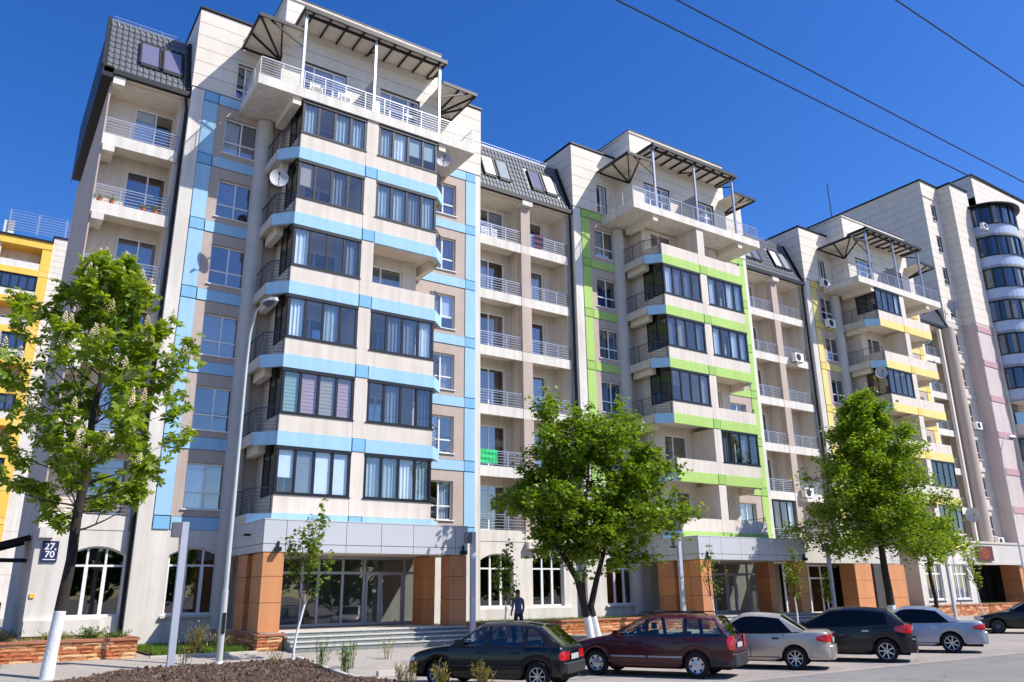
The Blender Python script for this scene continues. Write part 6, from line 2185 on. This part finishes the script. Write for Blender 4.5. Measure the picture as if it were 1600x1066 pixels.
# weeds
for i, (x, y, h, n, lm, lab) in enumerate([
    (5.45, -5.0, 0.95, 12, m_dry, 'dry tall weed right of the square grey post foot'),
    (7.75, -5.6, 0.65, 12, m_dry, 'small dry weed left of the leaning sapling'),
    (8.7, -6.6, 0.85, 22, m_grass, 'green tall weed at the right end of the mulch bed'),
    (9.6, -6.6, 0.8, 12, m_grass, 'thin green weed left of the dark hatchback front'),
    (8.95, -11.4, 0.6, 22, m_dry, 'dry weed tuft in front of the hatchback front wheel'),
    (9.0, -12.8, 0.7, 30, m_dry, 'dry weed tuft in front of the hatchback rear door'),
    (9.3, -10.2, 0.5, 14, m_dry, 'short dry weed beside the kerb before the hatchback'),
    (9.35, -14.0, 0.8, 40, m_dry, 'bushy dry weed hiding the lower door of the dark hatchback'),
    (9.1, -7.4, 0.8, 30, m_grass, 'leafy green weed near the corner of the bed edging'),
    (11.3, -5.3, 0.7, 10, m_dry, 'sparse dry weed in front of the stone steps')]):
    weed((x, y, gz(y)+0.02), h, lab, 80+i, lm, n, 9, 0.28)

# ------------------------------------------------------------------ cars
def place(S, wx, wy, deg):
    """stand a car so that its rear left wheel touches (wx, wy)"""
    a = radians(deg); lx, ly = -S['wb']/2, interp(smoothtab(S['hw']), -S['wb']/2)-0.1
    return (wx-(lx*cos(a)-ly*sin(a)), wy-(lx*sin(a)+ly*cos(a)), 0.0), a
def roofrails(z):
    def f(T, TW, bx):
        mb = MB()
        for sg in (1, -1): mb.tube([TW((-1.6, sg*0.52, z)), TW((-1.5, sg*0.52, z+.06)), TW((0.1, sg*0.52, z+.07)), TW((0.2, sg*.52, z+.01))], 0.015, m_black, 6)
        for x in (-1.0, -.2): bx(mb, x-.02, x+.02, -.56, .56, z+.07, z+.10, m_black)
        mb.build('roof_rack', T)
    return f
W9 = wheel_meshes(0.29, 0.185, 8, 'spoke', 0.17)
WP = wheel_meshes(0.305, 0.19, 8, 'cover', 0.19)
WL = wheel_meshes(0.295, 0.195, 8, 'spoke', 0.18)
WA = wheel_meshes(0.315, 0.215, 7, 'spoke', 0.2)
WB_ = wheel_meshes(0.32, 0.225, 10, 'spoke', 0.2, m_postd)
hatch = dict(rear=-1.84, front=2.0, wb=2.46, rw=0.285, belt=[(-1.84, .78), (-1.80, .88), (-1.6, .91), (-1.0, .905), (0, .89), (0.85, .90), (1.4, .83), (1.85, .72), (2.0, .62)],
    hw=[(-1.84, .70), (-1.74, .77), (-1.2, .81), (0, .815), (1.2, .80), (1.8, .74), (2.0, .66)], cab=(-1.76, .92), roofx=(-1.27, .18),
    roof=[(-1.2, 1.33), (-.8, 1.385), (-.2, 1.40), (.25, 1.37)], rhw=.58, win=[(-1.42, -1.0), (-.92, -.12), (-.04, .76)], seams=(-.93, -.08, .82), handles=(-.72, .08), sill=.22, moulding=[(-.9, -.1), (-.05, .8)],
    paint=car_paint('dark_green_paint', (5, 12, 16)), pillar=m_black, glass=m_cglass, _wheel=W9,
    lamps=[('tail_lamp', (-1.84, -1.74, 0, .34, .62, .80), m_tail), ('indicator', (1.82, 1.99, 0, .2, .55, .66), m_lampw)],
    bumpers=[('rear_bumper', -1.6, -1.84, .34, .58, m_plas, .09), ('front_bumper', 1.6, 2.0, .30, .54, m_plas, .08)], plate_z=.62, plate_off=.02, mould_m=m_plas)
loc, a = place(hatch, 10.95, -13.7, 124)
car('hatchback', 'dark green boxy five-door hatchback parked nearest the camera', hatch, loc, a)
wagon = dict(rear=-2.20, front=2.24, wb=2.63, rw=0.30, belt=[(-2.20, .86), (-2.15, .93), (-1.6, .95), (0, .94), (0.95, .95), (1.5, .86), (2.0, .76), (2.24, .60)],
    hw=[(-2.2, .74), (-2.08, .80), (-1.3, .85), (0, .855), (1.3, .84), (2.0, .77), (2.24, .66)], cab=(-2.10, 1.0), roofx=(-1.80, .10),
    roof=[(-1.8, 1.42), (-1.2, 1.46), (-.4, 1.475), (.15, 1.42)], rhw=.60, win=[(-1.98, -1.12), (-1.02, -.12), (-.02, .84)], seams=(-1.07, -.07, .90), handles=(-.85, .15), sill=.22,
    paint=car_paint('wine_red_paint', (70, 14, 24)), pillar=m_black, glass=m_cglass, _wheel=WP, moulding=[(-.98, -.1), (-.04, .9)], mould_m=m_alu2,
    lamps=[('tail_lamp', (-2.20, -2.09, 0, .2, .66, .98), m_tail), ('indicator', (2.0, 2.22, 0, .2, .55, .7), m_lampw)],
    bumpers=[('rear_bumper', -1.68, -2.20, .28, .58, m_plas, .09), ('front_bumper', 1.75, 2.24, .26, .52, m_plas, .09)], plate_z=.7, plate_off=.02, extra=(roofrails(1.455),))
loc, a = place(wagon, 15.42, -14.15, 118.5)
car('station_wagon', 'dark red station wagon with a roof rack', wagon, loc, a)
lanos = dict(rear=-2.17, front=2.06, wb=2.52, rw=0.288, belt=[(-2.17, .78), (-2.12, .92), (-2.0, .96), (-1.9, .955), (-1.45, .95), (-.8, .92), (0, .91), (.98, .92), (1.5, .84), (1.95, .68), (2.06, .55)],
    hw=[(-2.17, .60), (-2.08, .72), (-1.7, .80), (0, .84), (1.2, .83), (1.9, .74), (2.06, .6)], cab=(-1.52, 1.02), roofx=(-.95, .12),
    roof=[(-1.0, 1.36), (-.6, 1.41), (-.1, 1.43), (.2, 1.38)], rhw=.56, win=[(-1.24, .84)], seams=(-1.02, -.12, .9), handles=(-.8, .08), sill=.22,
    paint=car_paint('champagne_paint', (188, 180, 168), 0.5), pillar=car_paint('champagne_paint', (188, 180, 168), 0.5), glass=m_tint, _wheel=WL, seats=False,
    lamps=[('tail_lamp', (-2.17, -1.84, 0, .30, .70, .89), m_tail), ('headlight', (1.85, 2.05, 0, .3, .55, .7), m_lampw)],
    bumpers=[('rear_bumper', -1.66, -2.17, .26, .62, None, .08), ('front_bumper', 1.66, 2.06, .22, .52, None, .07)], plate_z=.68, plate_off=.03)
lanos['bumpers'] = [(a_[0], a_[1], a_[2], a_[3], a_[4], lanos['paint'], a_[6]) for a_ in lanos['bumpers']]
loc, a = place(lanos, 18.98, -14.3, 121)
car('sedan', 'champagne silver sedan with black tinted windows next to the dark red wagon', lanos, loc, a)
auris = dict(rear=-2.02, front=2.18, wb=2.60, rw=0.315, belt=[(-2.02, .92), (-1.95, 1.02), (-1.6, 1.04), (-.8, .99), (0, .95), (1.1, .94), (1.6, .86), (2.05, .70), (2.18, .55)],
    hw=[(-2.02, .68), (-1.9, .80), (-1.3, .87), (0, .88), (1.3, .87), (2.0, .76), (2.18, .6)], cab=(-1.86, 1.2), roofx=(-1.45, .15),
    roof=[(-1.5, 1.42), (-1.0, 1.49), (-.3, 1.515), (.2, 1.47)], rhw=.60, win=[(-1.42, 1.0)], seams=(-.98, -.02, 1.05), handles=(-.8, .15), sill=.22, handle_m=m_rim,
    paint=car_paint('graphite_paint', (24, 26, 31), 0.2), pillar=car_paint('graphite_paint', (24, 26, 31), 0.2), glass=m_tint, _wheel=WA, seats=False,
    lamps=[('tail_lamp', (-2.02, -1.58, 0, .26, .80, 1.03), m_tail), ('headlight', (1.85, 2.17, 0, .3, .58, .75), m_lampw)],
    bumpers=[('rear_bumper', -1.72, -2.02, .28, .66, None, .10), ('front_bumper', 1.75, 2.18, .24, .52, None, .06)], plate_z=.86, plate_off=.02)
auris['bumpers'] = [(a_[0], a_[1], a_[2], a_[3], a_[4], auris['paint'], a_[6]) for a_ in auris['bumpers']]
loc, a = place(auris, 22.7, -14.6, 119.5)
car('hatchback', 'dark graphite hatchback with large red tail lamps between two silver sedans', auris, loc, a)
lancer = dict(rear=-2.32, front=2.18, wb=2.60, rw=0.31, belt=[(-2.32, .80), (-2.27, .93), (-2.15, .97), (-2.0, .97), (-1.55, .965), (-.8, .935), (0, .93), (1.0, .93), (1.55, .84), (2.05, .68), (2.18, .55)],
    hw=[(-2.32, .62), (-2.22, .74), (-1.75, .82), (0, .85), (1.2, .84), (2.0, .74), (2.18, .6)], cab=(-1.60, 1.05), roofx=(-1.0, .12),
    roof=[(-1.05, 1.37), (-.6, 1.43), (-.1, 1.445), (.2, 1.39)], rhw=.57, win=[(-1.32, .88)], seams=(-1.05, -.12, .92), handles=(-.82, .08), sill=.22, handle_m=m_rim,
    paint=car_paint('ice_blue_paint', (160, 168, 184), 0.5), pillar=car_paint('ice_blue_paint', (160, 168, 184), 0.5), glass=m_tint, _wheel=WA, seats=False,
    lamps=[('tail_lamp', (-2.32, -1.98, 0, .30, .72, .89), m_tail), ('headlight', (1.85, 2.17, 0, .3, .55, .7), m_lampw)],
    bumpers=[('rear_bumper', -1.74, -2.32, .28, .66, None, .07), ('front_bumper', 1.7, 2.18, .24, .52, None, .06)], plate_z=.76, plate_off=.02)
lancer['bumpers'] = [(a_[0], a_[1], a_[2], a_[3], a_[4], lancer['paint'], a_[6]) for a_ in lancer['bumpers']]
loc, a = place(lancer, 27.45, -13.93, 119)
car('sedan', 'pale blue silver sedan parked between graphite hatchback and black car', lancer, loc, a)
blk = dict(lancer); blk.update(paint=car_paint('black_paint', (14, 14, 16)), glass=m_tint, _wheel=WB_, wb=2.72, rear=-2.4, front=2.3)
blk['bumpers'] = [(a_[0], a_[1], a_[2], a_[3], a_[4], blk['paint'], a_[6]) for a_ in blk['bumpers']]
blk['bumpers'] = [('front_bumper', 1.75, 2.3, .22, .56, blk['paint'], .07)]
blk['lamps'] = [('headlight', (1.9, 2.29, 0, .36, .58, .74), m_lampw), ('tail_lamp', (-2.4, -2.1, 0, .28, .76, .93), m_tail)]
blk['hw'] = [(-2.4, .66), (-2.2, .78), (-1.5, .87), (0, .88), (1.36, .87), (2.1, .76), (2.3, .6)]
blk['roof'] = [(-1.05, 1.39), (-.6, 1.45), (-.1, 1.46), (.2, 1.41)]
blk['belt'] = [(-2.4, .86), (-2.25, 1.0), (-2.0, 1.02), (-1.55, 1.0), (-.8, .95), (0, .93), (1.0, .93), (1.55, .84), (2.15, .70), (2.3, .55)]
car('sedan', 'black sedan cut off by the right edge of the picture', blk, place(blk, 41.45, -11.6, 116)[0], radians(116))

# ------------------------------------------------------------------ people
person((18.0, -2.6, gz(-2.6)), radians(75), 'pedestrian in dark blue shirt walking behind the hatchback', 1.78, (84, 86, 132), (40, 42, 52), seed=1)
person((0.75, 6.0, 0.55), radians(80), 'person in dark clothes standing by the side stair at the far left', 1.7, (34, 34, 40), (28, 28, 32), seed=2)
